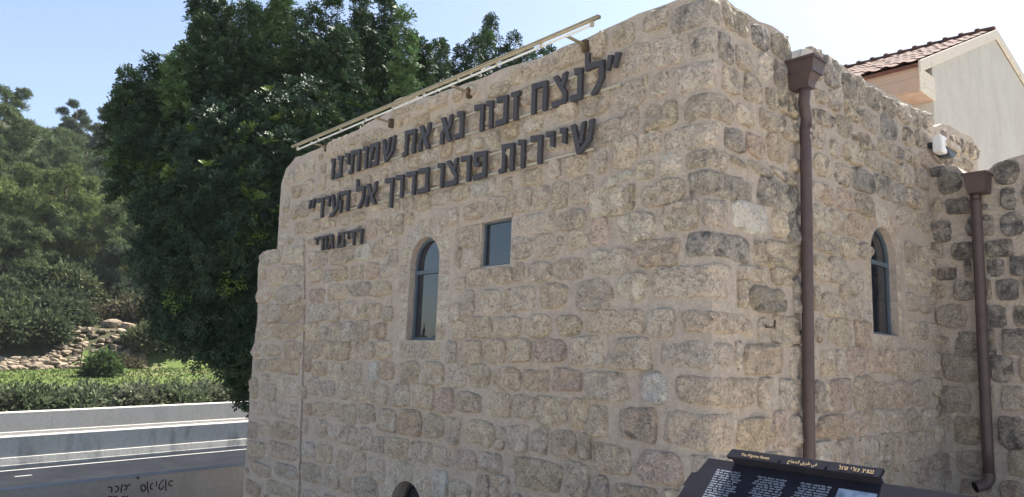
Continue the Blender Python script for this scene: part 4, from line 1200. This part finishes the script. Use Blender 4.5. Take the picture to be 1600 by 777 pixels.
# hillside: one sheet
prof = []
for T, y in ((28.5, 672), (29.3, 655), (31, 632), (34, 606), (39, 588), (43.6, 577), (44.4, 562), (46.2, 514), (50, 504), (56, 488), (66, 455), (84, 395), (108, 330), (140, 268), (190, 228), (260, 205)):
    p = at_dist(100, y, T); s = (p-P_base).dot(LAT); t = (p-P_base).dot(RD)/RD.dot(RD)
    prof.append((s, p.z-(P_base.z+RD.z*t)))
prof[0] = (1.55, P2.z-P_base.z+.05)
prof = [p for i, p in enumerate(prof) if i == 0 or p[0] > 2.2]
print([(round(a, 1), round(b, 1)) for a, b in prof])
PS = [p[0] for p in prof]; PZs = [p[1] for p in prof]
def hill_z(x, y):
    q = Vector((x, y, 0))-P_base
    s = q.x*LAT.x+q.y*LAT.y; hl = math.hypot(RD.x, RD.y); t = (q.x*RD.x+q.y*RD.y)/hl/hl
    t_eff = t if t < 60 else 60+(t-60)*.3
    z = P_base.z+RD.z*max(-90, t_eff)+float(np.interp(s, PS, PZs))
    # the terrace face dips away right of the rubble
    z += .9*noise.noise(Vector((x*.03, y*.03, 4)))*min(1, max(0, (s-25)/30))
    k = min(1, max(0, (y+16)/11)); k = k*k*(3-2*k)      # the hill ends south of the view
    z = -1.6+(z+1.6)*k if z > -1.6 else z
    return z
def hill_xy(s, t): p = P_base+LAT*s+Vector((RD.x, RD.y, 0))*t; return p.x, p.y
svals = [1.55, 2.2, 3.2, 4.5, 6, 8, 10, 12, 14, 15.5]+list(np.arange(16.0, 24, .6))+list(np.arange(24, 60, 2.5))+list(np.arange(60, 260, 9))
tvals = list(np.arange(-60, -24, 4))+list(np.arange(-24, 40, 1.2))+list(np.arange(40, 300, 9))
vs = []; fs = []
for s in svals:
    for t in tvals:
        x, y = hill_xy(s, t); vs.append((x, y, hill_z(x, y)))
nt_ = len(tvals)
for i in range(len(svals)-1):
    for j in range(nt_-1): fs.append((i*nt_+j, (i+1)*nt_+j, (i+1)*nt_+j+1, i*nt_+j+1))
M_HILL = ground_mat('grassy_hillside', [(.065,.090,.028), (.088,.122,.036), (.15,.135,.075)], .35)
hm = mesh('hillside', vs, fs, True); bm = bmesh.new(); bm.from_mesh(hm); bmesh.ops.recalc_face_normals(bm, faces=bm.faces)
if sum(f.normal.z for f in bm.faces) < 0: bmesh.ops.reverse_faces(bm, faces=bm.faces)
bm.to_mesh(hm); bm.free(); hm.polygons.foreach_set('use_smooth', [True]*len(hm.polygons))
M_FOREST = ground_mat('forest_floor', [(.035,.042,.022), (.055,.058,.032), (.09,.075,.05)], .5)
hm.materials.append(M_HILL); hm.materials.append(M_FOREST)
for f in hm.polygons:
    f.material_index = 1 if (Vector(f.center)-P_base).dot(LAT) > 17.5 else 0
o = obj('hillside', hm); o['kind'] = 'structure'
# base ground to the horizon
mb = MB(); mb.add([(-1500,-1500,-4.2),(1500,-1500,-4.2),(1500,1500,-4.2),(-1500,1500,-4.2)], [(0,1,2,3)]); o = mb.obj('ground', M_HILL, recalc=False); o['kind'] = 'structure'

# ------------------------------------------------------------------ foliage
def leaf_material(name, trans=.25, rough=.55, spec=.35):
    m, t, b = mat(name, rough, spec)
    at = nd(t, 'ShaderNodeAttribute', attribute_name='col'); t.links.new(at.outputs['Color'], b.inputs['Base Color'])
    tr = t.nodes.new('ShaderNodeBsdfTranslucent'); t.links.new(at.outputs['Color'], tr.inputs[0])
    mx = t.nodes.new('ShaderNodeMixShader'); mx.inputs[0].default_value = trans
    out = t.nodes['Material Output']
    t.links.new(b.outputs[0], mx.inputs[1]); t.links.new(tr.outputs[0], mx.inputs[2]); t.links.new(mx.outputs[0], out.inputs[0])
    return m
M_LEAF = leaf_material('glossy_leaves', .06, .55, .2); M_NEED = leaf_material('soft_needles', .3, .8, .15)
M_BARK = simple('bark', (.10,.08,.06), .95, .1, 6, .25, 20, .02, coord='Pos')
def rot_from(up, rg):
    up = up/np.linalg.norm(up, axis=1, keepdims=True)
    a = rg.normal(size=up.shape); x = np.cross(a, up); x /= np.linalg.norm(x, axis=1, keepdims=True); y = np.cross(up, x)
    return np.stack([x, y, up], axis=2)          # columns
def sprig_template(kind, rg):
    """(L,4,3) leaf quads of one twig pointing to +Z"""
    Q = []
    if kind == 'carob':
        for f in range(7):
            az = f*2.4+rg.uniform(-.3, .3); elv = rg.uniform(.15, 1.2); d = np.array([math.cos(az)*math.cos(elv), math.sin(az)*math.cos(elv), math.sin(elv)])
            side = np.cross(d, [0, 0, 1.0]); side /= np.linalg.norm(side)+1e-6; nn = np.cross(side, d)
            for k in range(4):
                for sg in (-1, 1):
                    c = d*(.07+.055*k)-np.array([0, 0, .02*k*k*.3]); l = side*sg*.8+d*.45+nn*rg.uniform(-.25, .25); l /= np.linalg.norm(l); wv = np.cross(l, nn+rg.normal(size=3)*.25); wv /= np.linalg.norm(wv)
                    L = .068; W_ = .021
                    Q.append([c, c+l*L*.5+wv*W_, c+l*L, c+l*L*.5-wv*W_])
    elif kind == 'pine':
        for f in range(16):
            d = rg.normal(size=3); d[2] = abs(d[2])+.3; d /= np.linalg.norm(d); wv = np.cross(d, rg.normal(size=3)); wv /= np.linalg.norm(wv); L = rg.uniform(.6, 1.0); W_ = .075
            c = rg.normal(size=3)*.15
            Q.append([c, c+d*L*.5+wv*W_, c+d*L, c+d*L*.5-wv*W_])
    else:
        for f in range(18):
            d = rg.normal(size=3); d[2] = abs(d[2])*.8+.1; d /= np.linalg.norm(d); wv = np.cross(d, rg.normal(size=3)); wv /= np.linalg.norm(wv); c = d*rg.uniform(0, .5)+rg.normal(size=3)*.1
            Q.append([c, c+d*.2+wv*.09, c+d*.42, c+d*.2-wv*.09])
    return np.array(Q)
TEMPL = {k: [sprig_template(k, rng) for _ in range(5)] for k in ('carob', 'pine', 'bush')}
def foliage(name, pos, ups, scl, cols, kind, material, parent):
    V = []; Cc = []
    grp = rng.integers(0, 5, len(pos))
    for g_ in range(5):
        m_ = grp == g_
        if not m_.any(): continue
        T_ = TEMPL[kind][g_]; Rm = rot_from(ups[m_], rng)
        v = np.einsum('nij,lqj->nlqi', Rm, T_)*scl[m_][:, None, None, None]+pos[m_][:, None, None, :]
        c = cols[m_][:, None, None, :]*rng.uniform(.78, 1.25, (v.shape[0], v.shape[1], 1, 1)); c = np.broadcast_to(c, v.shape)
        V.append(v.reshape(-1, 3)); Cc.append(c.reshape(-1, 3))
    V = np.concatenate(V); Cc = np.concatenate(Cc)
    org = np.array(wloc(parent)) if parent else 0
    V = V-org
    n = len(V)//4
    me = bpy.data.meshes.new(name); me.vertices.add(len(V)); me.vertices.foreach_set('co', V.astype(np.float32).ravel())
    me.loops.add(n*4); me.loops.foreach_set('vertex_index', np.arange(n*4, dtype=np.int32)); me.polygons.add(n)
    me.polygons.foreach_set('loop_start', np.arange(0, n*4, 4, dtype=np.int32))
    me.update(calc_edges=True); me.validate()
    a = me.color_attributes.new('col', 'FLOAT_COLOR', 'POINT')
    a.data.foreach_set('color', np.concatenate([Cc, np.ones((len(Cc), 1))], axis=1).astype(np.float32).ravel())
    return obj(name, me, material, parent)
def pip(poly, x, y): return inside(poly, x, y)
def limb(mb, a, b, r0_, r1_, wob=.15):
    pts = []; a = Vector(a); b = Vector(b); n = 5
    for i in range(n+1):
        t = i/n; p = a.lerp(b, t); 
        if 0 < i < n: p += Vector((random.uniform(-wob, wob), random.uniform(-wob, wob), random.uniform(-wob*.4, wob*.4)))
        pts.append(p)
    mb.tube(pts, [r0_+(r1_-r0_)*i/n for i in range(n+1)], 8)
def carob(label, poly, T, base_px, nclump, depth_r, group, sprigs_per=24, tips=()):
    b = at_dist(base_px, 600, T); b.z = BASE_L
    root = empty('carob_tree', label, 'tree', tuple(b), group)
    xs = [p[0] for p in poly]; ys = [p[1] for p in poly]; cx_, cy_ = (min(xs)+max(xs))/2, (min(ys)+max(ys))/2; rx, ry = (max(xs)-min(xs))/2, (max(ys)-min(ys))/2
    mpp = T*.93/F
    cl = []
    while len(cl) < nclump:
        x = random.uniform(min(xs), max(xs)); y = random.uniform(min(ys), max(ys))
        if not pip(poly, x, y): continue
        rr = min(1, math.hypot((x-cx_)/rx, (y-cy_)/ry)); dd = depth_r*math.sqrt(max(.03, 1-rr*rr))*random.choice((-1, -1, -1, random.uniform(-1, 1), 1))*random.uniform(.75, 1)
        p = at_dist(x, y, T+dd); cl.append((p, random.uniform(.34, .6)*(1 if rr < .8 else .72), random.uniform(1.0, 1.35)))
    pos = []; ups = []; sc_ = []; co = []
    cen = at_dist(cx_, cy_, T)
    for (p, r_, el_) in cl:
        k = max(6, int(sprigs_per*(r_/.45)**2*(1.25 if el_ > 1.5 else 1)))
        d = rng.normal(size=(k, 3)); d /= np.linalg.norm(d, axis=1, keepdims=True); rad = rng.uniform(.45, 1, (k, 1))
        q = d*rad*r_; 
        if el_ > 1.5: q[:, :2] *= (1-.55*np.clip(q[:, 2:3]/r_, -1, 1)) *.8
        q[:, 2] *= el_
        pos.append(np.array(p)+q); u_ = d+np.array([0, 0, .55])+rng.normal(size=(k, 3))*.25; ups.append(u_); sc_.append(rng.uniform(.8, 1.25, k)*.9)
        lit_tone = random.choice((0, 0, 0, 0, 1)) if p.z > 4 else 0
        base = np.array([.028, .053, .031]) if not lit_tone else np.array([.040, .072, .030])  # yellower clumps high up: sunlight put into the leaf colour
        c = base*rng.uniform(.75, 1.3, (k, 1)); lit_sprigs = rng.random(k) < (.05 if p.z > 3.5 else .01); c[lit_sprigs] = np.array([.10, .16, .035]); co.append(c)  # brighter sprigs painted as sunlit ones, more of them high up
    for (x, y, wpx, hpx) in tips:      # upright shoots at the top of the crown
        dT = T+random.uniform(-1.2, .8); a_ = at_dist(x, y, dT); b_ = at_dist(x+random.uniform(-6, 6), y+hpx, dT)
        wr = wpx*mpp*.5; k = int(34*hpx/60*max(.6, wpx/40)*1.6)
        f_ = rng.random(k)**.8; f_[:5] = np.array([0, .02, .05, .09, .12]); ax = np.array(a_)[None]*(1-f_[:, None])+np.array(b_)[None]*f_[:, None]
        prof_r = wr*(.12+.95*np.minimum(1, f_*1.9)**.8)*rng.uniform(.35, 1, k)*(1+.3*np.sin(f_*21+x)); az_ = rng.uniform(0, 6.28, k)
        rad_ = np.stack([np.cos(az_), np.sin(az_), 0*az_], 1)
        pos.append(ax+rad_*prof_r[:, None]); ups.append(rad_*.75+np.array([0, 0, .9])); sc_.append(rng.uniform(.65, 1.05, k)); c = np.array([.034, .064, .032])*rng.uniform(.75, 1.35, (k, 1))
        if random.random() < .12: c[:] = c*1.7+np.array([.02, .03, 0])  # a few whole shoots brightened in colour as if sunlit
        co.append(c)
    # sparse inner leaves so that the middle is closed
    k = int(len(cl)*5); ii = rng.integers(0, len(cl), k); inner_ = np.array([np.array(cl[i][0])*.78+np.array(cen)*.22 for i in ii])+rng.normal(size=(k, 3))*.3
    pos.append(inner_); ups.append(rng.normal(size=(k, 3))); sc_.append(np.full(k, 1.7)); co.append(np.tile([.026, .045, .022], (k, 1)))
    foliage('crown', np.concatenate(pos), np.concatenate(ups), np.concatenate(sc_), np.concatenate(co), 'carob', M_LEAF, root)
    mb = MB(); top = Vector(b)+Vector((0, 0, 2.4)); limb(mb, b-Vector((0,0,.2)), top, .26, .2, .08)
    for i in range(16):
        p, r_, e_ = random.choice(cl); m1 = top.lerp(Vector(p), .5)+Vector((random.uniform(-.3, .3), random.uniform(-.3, .3), random.uniform(0, .5)))
        limb(mb, top-Vector((0, 0, random.uniform(0, .6))), m1, .10, .055); limb(mb, m1, p, .05, .012)
        for _ in range(2): q_, _, _ = random.choice(cl); limb(mb, m1, m1.lerp(Vector(q_), .45), .03, .008)
    mb.obj('trunk', M_BARK, root, smooth=True)
    return root
POLY1 = [(212,215),(222,185),(240,165),(262,148),(290,140),(312,125),(330,130),(400,125),(470,128),(560,130),(620,140),(660,170),(690,185),(680,250),(600,330),(500,420),(445,430),(440,580),(395,612),(368,592),(350,545),(300,515),(265,515),(245,500),(240,470),(246,420),(240,380),(250,330),(215,295),(204,262)]
carob('big dark green carob tree crowding behind the left end of the stone building', POLY1, 15.5, 455, 490, 2.7, 'carob trees', 30,
      tips=[(312,-24,36,140),(318,30,44,110),(345,8,34,120),(366,16,34,110),(388,8,36,130),(405,20,32,110),(438,-22,40,170),(432,20,50,120),(470,22,30,110),(492,18,32,120),(522,-4,30,140),(530,50,44,100),(545,55,34,90),(564,-16,34,150),(574,30,44,120),(604,-16,32,170),(612,50,44,110),(630,22,34,130),(588,62,40,90),(652,66,28,100),(664,74,26,90),(684,70,28,100),(640,105,36,70),(200,116,30,90),(212,140,36,80),(238,92,26,90),(250,118,36,80),(272,98,28,90),(292,82,28,90),(300,120,40,80),(188,150,24,60),(178,180,26,60),(500,75,44,90),(460,80,44,90),(350,70,48,90),(395,70,48,90),(700,132,26,60),(215,190,36,60),(195,225,36,60),(190,270,34,50),(370,540,30,70),(385,545,28,70),(350,520,30,60)])
carob('smaller carob tree showing only its pointed tips over the parapet behind the lamp beam', [(665,165),(690,150),(720,140),(760,130),(800,122),(830,122),(845,128),(800,190),(700,230)], 19, 770, 24, 1.0, 'carob trees', 24,
      tips=[(690,70,30,80),(721,78,28,60),(742,62,30,70),(768,28,36,100),(760,50,22,60),(803,58,32,60),(789,80,20,40),(826,80,28,40),(846,84,24,30),(858,80,16,24),(705,112,22,40)])

def pine(label, px, ytop, T, h, spread, seed, group='pines on the hillside', col=(.085,.11,.038), dense_=1.0, conical=.0, name='pine_tree'):
    rr = random.Random(seed); rg = np.random.default_rng(seed)
    top = at_dist(px, ytop, T); gz = hill_z(top.x, top.y); h = max(3.0, top.z-gz) if h is None else h
    base = Vector((top.x, top.y, top.z-h)); base.z = min(base.z, gz)
    root = empty(name, label, 'tree', tuple(base), group)
    H = top.z-base.z; pos = []; ups = []; sc_ = []; co = []
    n = int(46*dense_); mb = MB(); limb(mb, base-Vector((0,0,.3)), Vector((top.x, top.y, top.z-.6)), .16+.012*H, .04, .12)
    for i in range(n):
        f = (i+.5)/n; f2 = .22+.78*f
        r_ = spread*(math.sin(math.pi*min(1, (1.06-f)**.8))**.6 if conical < .5 else (1.08-f))*rr.uniform(.35, 1)
        az = rr.uniform(0, 6.28); c = Vector((base.x+math.cos(az)*r_, base.y+math.sin(az)*r_, base.z+H*f2+rr.uniform(-.3, .3)-.1*r_))
        cs = spread*rr.uniform(.20, .34)*(1.1-.45*f)
        if i % 3 == 0: limb(mb, Vector((base.x, base.y, c.z-.5)), c, .06, .015, .1)
        k = 50
        d = rg.normal(size=(k, 3)); d /= np.linalg.norm(d, axis=1, keepdims=True)
        q = d*rg.uniform(.3, 1, (k, 1))*cs*np.array([1.15, 1.15, .62])
        pos.append(np.array(c)+q); ups.append(d*.8+np.array([0, 0, .8])); sc_.append(rg.uniform(.3, .5, k)*(.45+.10*spread/2)*(1+T/160))
        co.append(np.array(col)*rg.uniform(.8, 1.2, (k, 1))*rr.uniform(.75, 1.25))
    foliage('crown', np.concatenate(pos), np.concatenate(ups), np.concatenate(sc_), np.concatenate(co), 'pine', M_NEED, root)
    mb.obj('trunk', M_BARK, root, smooth=True)
    return root
G1 = (.082,.115,.052); G2 = (.11,.145,.052); G3 = (.060,.086,.052); G4 = (.06,.088,.06)  # greens shifted bluish: part of the distance haze is put into colour
pines = [
 ('tall pine at the left edge rising highest against the sky', -8, 138, 70, 14, 4.0, G1, .0),
 ('rounded pine just right of the tallest left edge pine', 30, 190, 78, 12, 3.8, G1, 0),
 ('broad yellow green pine lit along its lower boughs at far left', 22, 255, 62, 10, 4.6, G2, 0),
 ('pine with bright lower boughs in the middle of the left slope', 105, 270, 60, 10, 4.4, G2, 0),
 ('pine crown between the left edge pines and the thin spired pine', 78, 205, 84, 11, 4.2, G1, 0),
 ('thin spired pine standing out against the sky', 122, 163, 92, 12, 2.7, G4, 0),
 ('sparse grey pine top touching the carob leaves', 178, 170, 96, 12, 2.8, G4, 0),
 ('dense pine below the thin spired pine', 138, 228, 80, 11, 4.2, G1, 0),
 ('dark pine beside the left outline of the carob', 182, 250, 72, 11, 3.8, G3, 0),
 ('low pine half behind the carob on the slope', 168, 320, 58, 9, 3.6, G1, 0),
 ('shadowed pine behind the gap in the carob crown', 238, 300, 66, 11, 4.0, G2, 0),
 ('pine low behind the carob above the rubble', 225, 385, 56, 8, 3.4, G3, 0),
 ('small pine at the left edge above the bushes', 5, 345, 55, 7, 3.2, G1, 0),
 ('pine filling the notch beside the thin spired pine', 152, 196, 100, 12, 3.4, G1, 0),
 ('far pine right of the notch, mostly behind the carob', 192, 205, 108, 12, 4.0, G3, 0),
 ('leaning pale pine in the dip of the slope', 62, 330, 64, 8, 3.2, G2, 0)]
for i, (lb, px, yt, T_, h_, sp_, cc, con) in enumerate(pines): pine(lb, px, yt, T_, h_, sp_, 100+i, col=cc, conical=con, dense_=.75 if con else 1.25)
# further pines beyond the frame's left edge and behind the carob
def shrub(label, px, yb, T, w_, h_, seed, col, group, name='shrub', at=None, dens=1.0):
    rr = random.Random(seed); rg = np.random.default_rng(seed)
    p = at_dist(px, yb, T) if at is None else Vector(at); p.z = hill_z(p.x, p.y)-.05
    root = empty(name, label, 'shrub', tuple(p), group)
    k = int(150*dens*max(.6, w_*h_)); d = rg.normal(size=(k, 3)); d /= np.linalg.norm(d, axis=1, keepdims=True); d[:, 2] = np.abs(d[:, 2])
    lump = np.array([1+.28*noise.noise(Vector((a*2.2+seed, b_*2.2, c*2.2))) for a, b_, c in d])[:, None]
    q = d*rg.uniform(.55, 1, (k, 1))*lump*np.array([w_, w_, h_])
    foliage('leaves', np.array(p)+q, d+np.array([0, 0, .3]), rg.uniform(.7, 1.2, k)*(.55 if w_ > 1.3 else .42)*(1+T/90), np.array(col)*rg.uniform(.65, 1.35, (k, 1)), 'bush', M_NEED, root)
    mb = MB()
    for _ in range(5): limb(mb, p-Vector((0,0,.1)), p+Vector((rr.uniform(-.5, .5)*w_, rr.uniform(-.5, .5)*w_, h_*.7)), .035, .01, .04)
    mb.obj('stems', M_BARK, root)
    return root
B1 = (.055,.075,.04); B2 = (.075,.095,.045); B3 = (.09,.085,.05)
bl = [(15,470,50,3.0,3.4,B1,'dark bush at the left edge below the pines'), (60,470,49,2.6,3.2,B1,'dark rounded bush above the left end of the rubble wall'), (108,462,49,2.8,3.8,B2,'tall grey green bush in the middle of the slope'),
 (150,450,51,2.8,4.0,B1,'large bush between the pines and the two boulders'), (195,440,52,2.6,3.6,B2,'bush half behind the carob outline above the boulders'), (22,530,47,2.0,1.8,B1,'bush overhanging the low left rubble'), (88,520,47,2.0,2.2,B1,'dense dark bush directly over the rubble wall'),
 (122,495,50,1.8,1.5,B1,'low bush to the left of the pointed boulder'), (205,485,47,1.8,1.6,B3,'brownish bush behind the boulders'), (240,470,48,2.4,2.6,B1,'bush in the shade behind the carob'), (-25,500,46,2.6,3,B1,'bush cut by the left edge of the view'),
 (5,520,44,1.7,1.6,B1,'small bush filling the terrace at the left end of the rubble'), (42,520,43.6,1.6,1.4,B2,'grey green bush on the terrace between the two left bushes'), (70,520,44.2,1.7,1.7,B1,'bush just above the step in the rubble wall'), (104,520,45,1.6,1.5,B1,'bush behind the step of the rubble wall'), (-15,520,43.6,1.8,1.5,B2,'grey bush at the left edge above the rubble'), (140,520,46.5,1.5,1.0,B3,'dry brown bush left of the pointed boulder'),
 (285,500,46,2.4,2.4,B2,'bush seen through the low carob branches'), (60,555,42.5,.9,.4,B3,'dry tuft on top of the low rubble'), (195,560,40.4,1.0,.5,B3,'dry brown bush at the foot of the right rubble'), (160,470,58,3.0,4.5,B1,'far bush under the pines on the slope'), (45,430,60,3.2,4.8,B1,'far bush below the small left pine'), (100,420,62,3.2,5,B3,'far brownish bush below the lit pine')]
for i, (px, yb, T_, w_, h_, c_, lb) in enumerate(bl): shrub(lb, px, yb, T_+4, w_*.8, h_*.8, 300+i, c_, 'bushes on the slope')
lone = shrub('lone rounded shrub standing on the grass in front of the rubble wall', 156, 600, 39, .62, .95, 350, (.06,.095,.035), None, dens=2.0)
# hedge behind the far barrier
hedge_lab = 'grey green shrub in the continuous low hedge behind the pale barrier'
for i, t in enumerate(np.arange(-13, 17, 1.55)):
    x, y = hill_xy(3.4+random.uniform(-.3, .5), t)
    shrub(hedge_lab, 0, 0, 28, random.uniform(1.05, 1.3), random.uniform(.55, .8), 400+i, random.choice([(.10,.125,.075), (.085,.11,.06), (.12,.135,.09)]), 'hedge shrubs behind the far barrier', name='hedge_shrub', at=(x, y, 0), dens=1.7)
# grass
k = 22000
ss = rng.uniform(5, 16.2, k); tt_ = rng.uniform(-22, 26, k)
gp = []
for s, t in zip(ss, tt_):
    x, y = hill_xy(s, t); gp.append((x, y, hill_z(x, y)))
gp = np.array(gp); n = len(gp)
V = np.zeros((n, 4, 3)); az = rng.uniform(0, 6.28, n); hgt = rng.uniform(.04, .11, n); w2 = rng.uniform(.02, .05, n)
dx = np.stack([np.cos(az), np.sin(az), 0*az], 1)
V[:, 0] = gp-dx*w2[:, None]; V[:, 1] = gp+dx*w2[:, None]
lean = rng.normal(size=(n, 3))*.04; lean[:, 2] = hgt
V[:, 2] = gp+lean+dx*.006; V[:, 3] = gp+lean-dx*.006
me = bpy.data.meshes.new('grass'); me.vertices.add(n*4); me.vertices.foreach_set('co', V.astype(np.float32).ravel()); me.loops.add(n*4); me.loops.foreach_set('vertex_index', np.arange(n*4, dtype=np.int32)); me.polygons.add(n); me.polygons.foreach_set('loop_start', np.arange(0, n*4, 4, dtype=np.int32)); me.update(calc_edges=True)
a = me.color_attributes.new('col', 'FLOAT_COLOR', 'POINT'); gc = np.repeat(np.array([.080,.118,.034])*rng.uniform(.6, 1.3, (n, 1)), 4, axis=0); a.data.foreach_set('color', np.concatenate([gc, np.ones((n*4, 1))], 1).astype(np.float32).ravel())
o = obj('grass', me, M_NEED); o['kind'] = 'stuff'

# dry stone rubble
M_ROCK = simple('rubble_limestone', (.25,.205,.155), .95, .1, 1.1, .3, 6, .05, coord='Pos')
def rock_mesh(seed):
    bm = bmesh.new(); bmesh.ops.create_icosphere(bm, subdivisions=2, radius=1)
    for v in bm.verts:
        q = v.co*1.3+Vector((seed, 0, 0)); v.co *= 1+.35*noise.noise(q)+.12*noise.noise(q*3)
        v.co = Vector([max(-.78, min(.78, c)) for c in v.co])
    me = bpy.data.meshes.new('rock'); bm.to_mesh(me); bm.free(); me.materials.append(M_ROCK); return me
RM = [rock_mesh(i*7.7) for i in range(6)]
rub = empty('rubble_wall', 'tumbled dry stone terrace wall of pale rubble above the grass strip', 'wall', tuple(at_dist(120, 570, 44.5)))
cnt = 0
def ray_s(px, s):
    """point on the hill seen at photo column px, s metres beyond the near barrier"""
    d = ray(px, 540); d.z = 0; d.normalize()
    t = ((P_base-CAM).dot(LAT)+s)/d.dot(LAT); q = CAM+d*t; q.z = hill_z(q.x, q.y); return q
def rock(q, s_, parent):
    o = bpy.data.objects.new('stone', random.choice(RM)); C.objects.link(o); o.parent = parent
    o.location = q-wloc(parent); o.scale = (s_*random.uniform(.9, 1.6), s_*random.uniform(.9, 1.6), s_*random.uniform(.42, .7)); o.rotation_euler = (random.uniform(-.25, .25), random.uniform(-.25, .25), random.uniform(0, 6.3)); return o
S0 = PS[[i for i, z_ in enumerate(PZs) if i > 0 and PZs[i]-PZs[i-1] > .25 and 14 < PS[i] < 20][0]-1]
for _ in range(298):
    x = random.uniform(-12, 232); hi_ = .9 if x < 70 else (.9+(x-70)/50*1.9 if x < 120 else 2.8)
    q = ray_s(x, S0+random.uniform(0, hi_)-.15); q.z += random.uniform(-.03, .12)
    rock(q, random.uniform(.11, .225)*(1.25 if x < 70 else 1), rub)
for i, (x, ds_, lb) in enumerate(((-18, 1.9, 'dark bush over the rubble at the very left edge'), (8, 2.0, 'dark bush over the leftmost low rubble'), (34, 2.0, 'bush over the low rubble, second from the left edge'), (60, 2.1, 'bush ending at the step of the rubble wall'), (232, 1.6, 'bush at the right end of the rubble beside the grass'), (262, 2.2, 'bush on the grass slope below the left part of the carob'), (300, 2.6, 'bush behind the grass slope under the middle of the carob'), (345, 2.4, 'bush behind the grass slope near the building'))):
    shrub(lb, 0, 0, 44, 1.25, 1.15, 330+i, B1 if i % 2 else B2, 'bushes on the slope', at=ray_s(x, S0+ds_), dens=1.4)
bo = [(170,0,S0+3.9,.5,'pointed pale boulder on the terrace above the rubble wall'), (197,0,S0+3.1,.4,'flat pale boulder to the right of the pointed boulder'), (188,0,S0+4.1,.24,'small round rock between the two boulders')]
for (x, y, T_, s_, lb) in bo:
    o = bpy.data.objects.new('boulder', rock_mesh(s_*40)); C.objects.link(o); o.location = ray_s(x, T_)+Vector((0, 0, s_*.35)); o.scale = (s_*1.2, s_*1.2, s_*.75); o.rotation_euler = (.1, .1, x)
    tag(o, lb, 'rock', 'boulders on the terrace')
# thin stake in front of the rubble
p = at_dist(125, 577, 43.5); mb = MB(); mb.tube([p-Vector((0,0,.2)), p+Vector((0,0,1.15))], .03, 6); o = mb.obj('wooden_stake', M_BARK); tag(o, 'thin dark stake standing in front of the rubble wall', 'stake')

# pines across the road, behind and left of the viewer: the arched window mirrors them
pw = hit(658, 470, 1, 0.0); dr = (pw-CAM); dr.y = -dr.y; dr.z = 0; dr.normalize()
sd_ = Vector((-dr.y, dr.x, 0))
for i, (off_, h_, sp_, lb) in enumerate(((-.9, 6.6, 1.6, 'tall pine across the road that the arched window mirrors'), (1.3, 3.6, 1.9, 'low bushy pine across the road mirrored at the foot of the arched window'), (-4.6, 5.0, 2.2, 'second pine across the road left of the mirrored one'))):
    q = pw+dr*30+sd_*off_
    top_z = -1.6+h_
    # build it directly from its own foot
    rgp = np.random.default_rng(900+i); root = empty('pine_tree', lb, 'tree', (q.x, q.y, -1.7), 'pines across the road')
    mb = MB(); limb(mb, (q.x, q.y, -1.8), (q.x, q.y, top_z-.3), .16, .04, .1); mb.obj('trunk', M_BARK, root, smooth=True)
    P_ = []; U_ = []; S_ = []; C_ = []
    for k in range(34):
        f = .25+.75*(k+.5)/34; r_ = sp_*(1.1-f)**.5*random.uniform(.2, 1); a_ = random.uniform(0, 6.28); c = np.array([q.x+math.cos(a_)*r_, q.y+math.sin(a_)*r_, -1.7+h_*f])
        d = rgp.normal(size=(40, 3)); d /= np.linalg.norm(d, axis=1, keepdims=True); P_.append(c+d*rgp.uniform(.2, 1, (40, 1))*sp_*.28); U_.append(d+np.array([0, 0, .8])); S_.append(rgp.uniform(.25, .45, 40)); C_.append(np.array(G3)*rgp.uniform(.7, 1.2, (40, 1)))
    foliage('crown', np.concatenate(P_), np.concatenate(U_), np.concatenate(S_), np.concatenate(C_), 'pine', M_NEED, root)

# thin haze that softens the far slope
hz_m = bpy.data.materials.new('haze'); hz_m.use_nodes = True; t = hz_m.node_tree
for n_ in list(t.nodes):
    if n_.type == 'BSDF_PRINCIPLED': t.nodes.remove(n_)
pv = t.nodes.new('ShaderNodeVolumePrincipled'); pv.inputs['Density'].default_value = .00032; pv.inputs['Color'].default_value = (.80, .87, .95, 1)
t.links.new(pv.outputs[0], t.nodes['Material Output'].inputs['Volume'])
mb = MB(); mb.box((-420, -90, -6), (70, 330, 140)); o = mb.obj('haze', hz_m); o['kind'] = 'stuff'
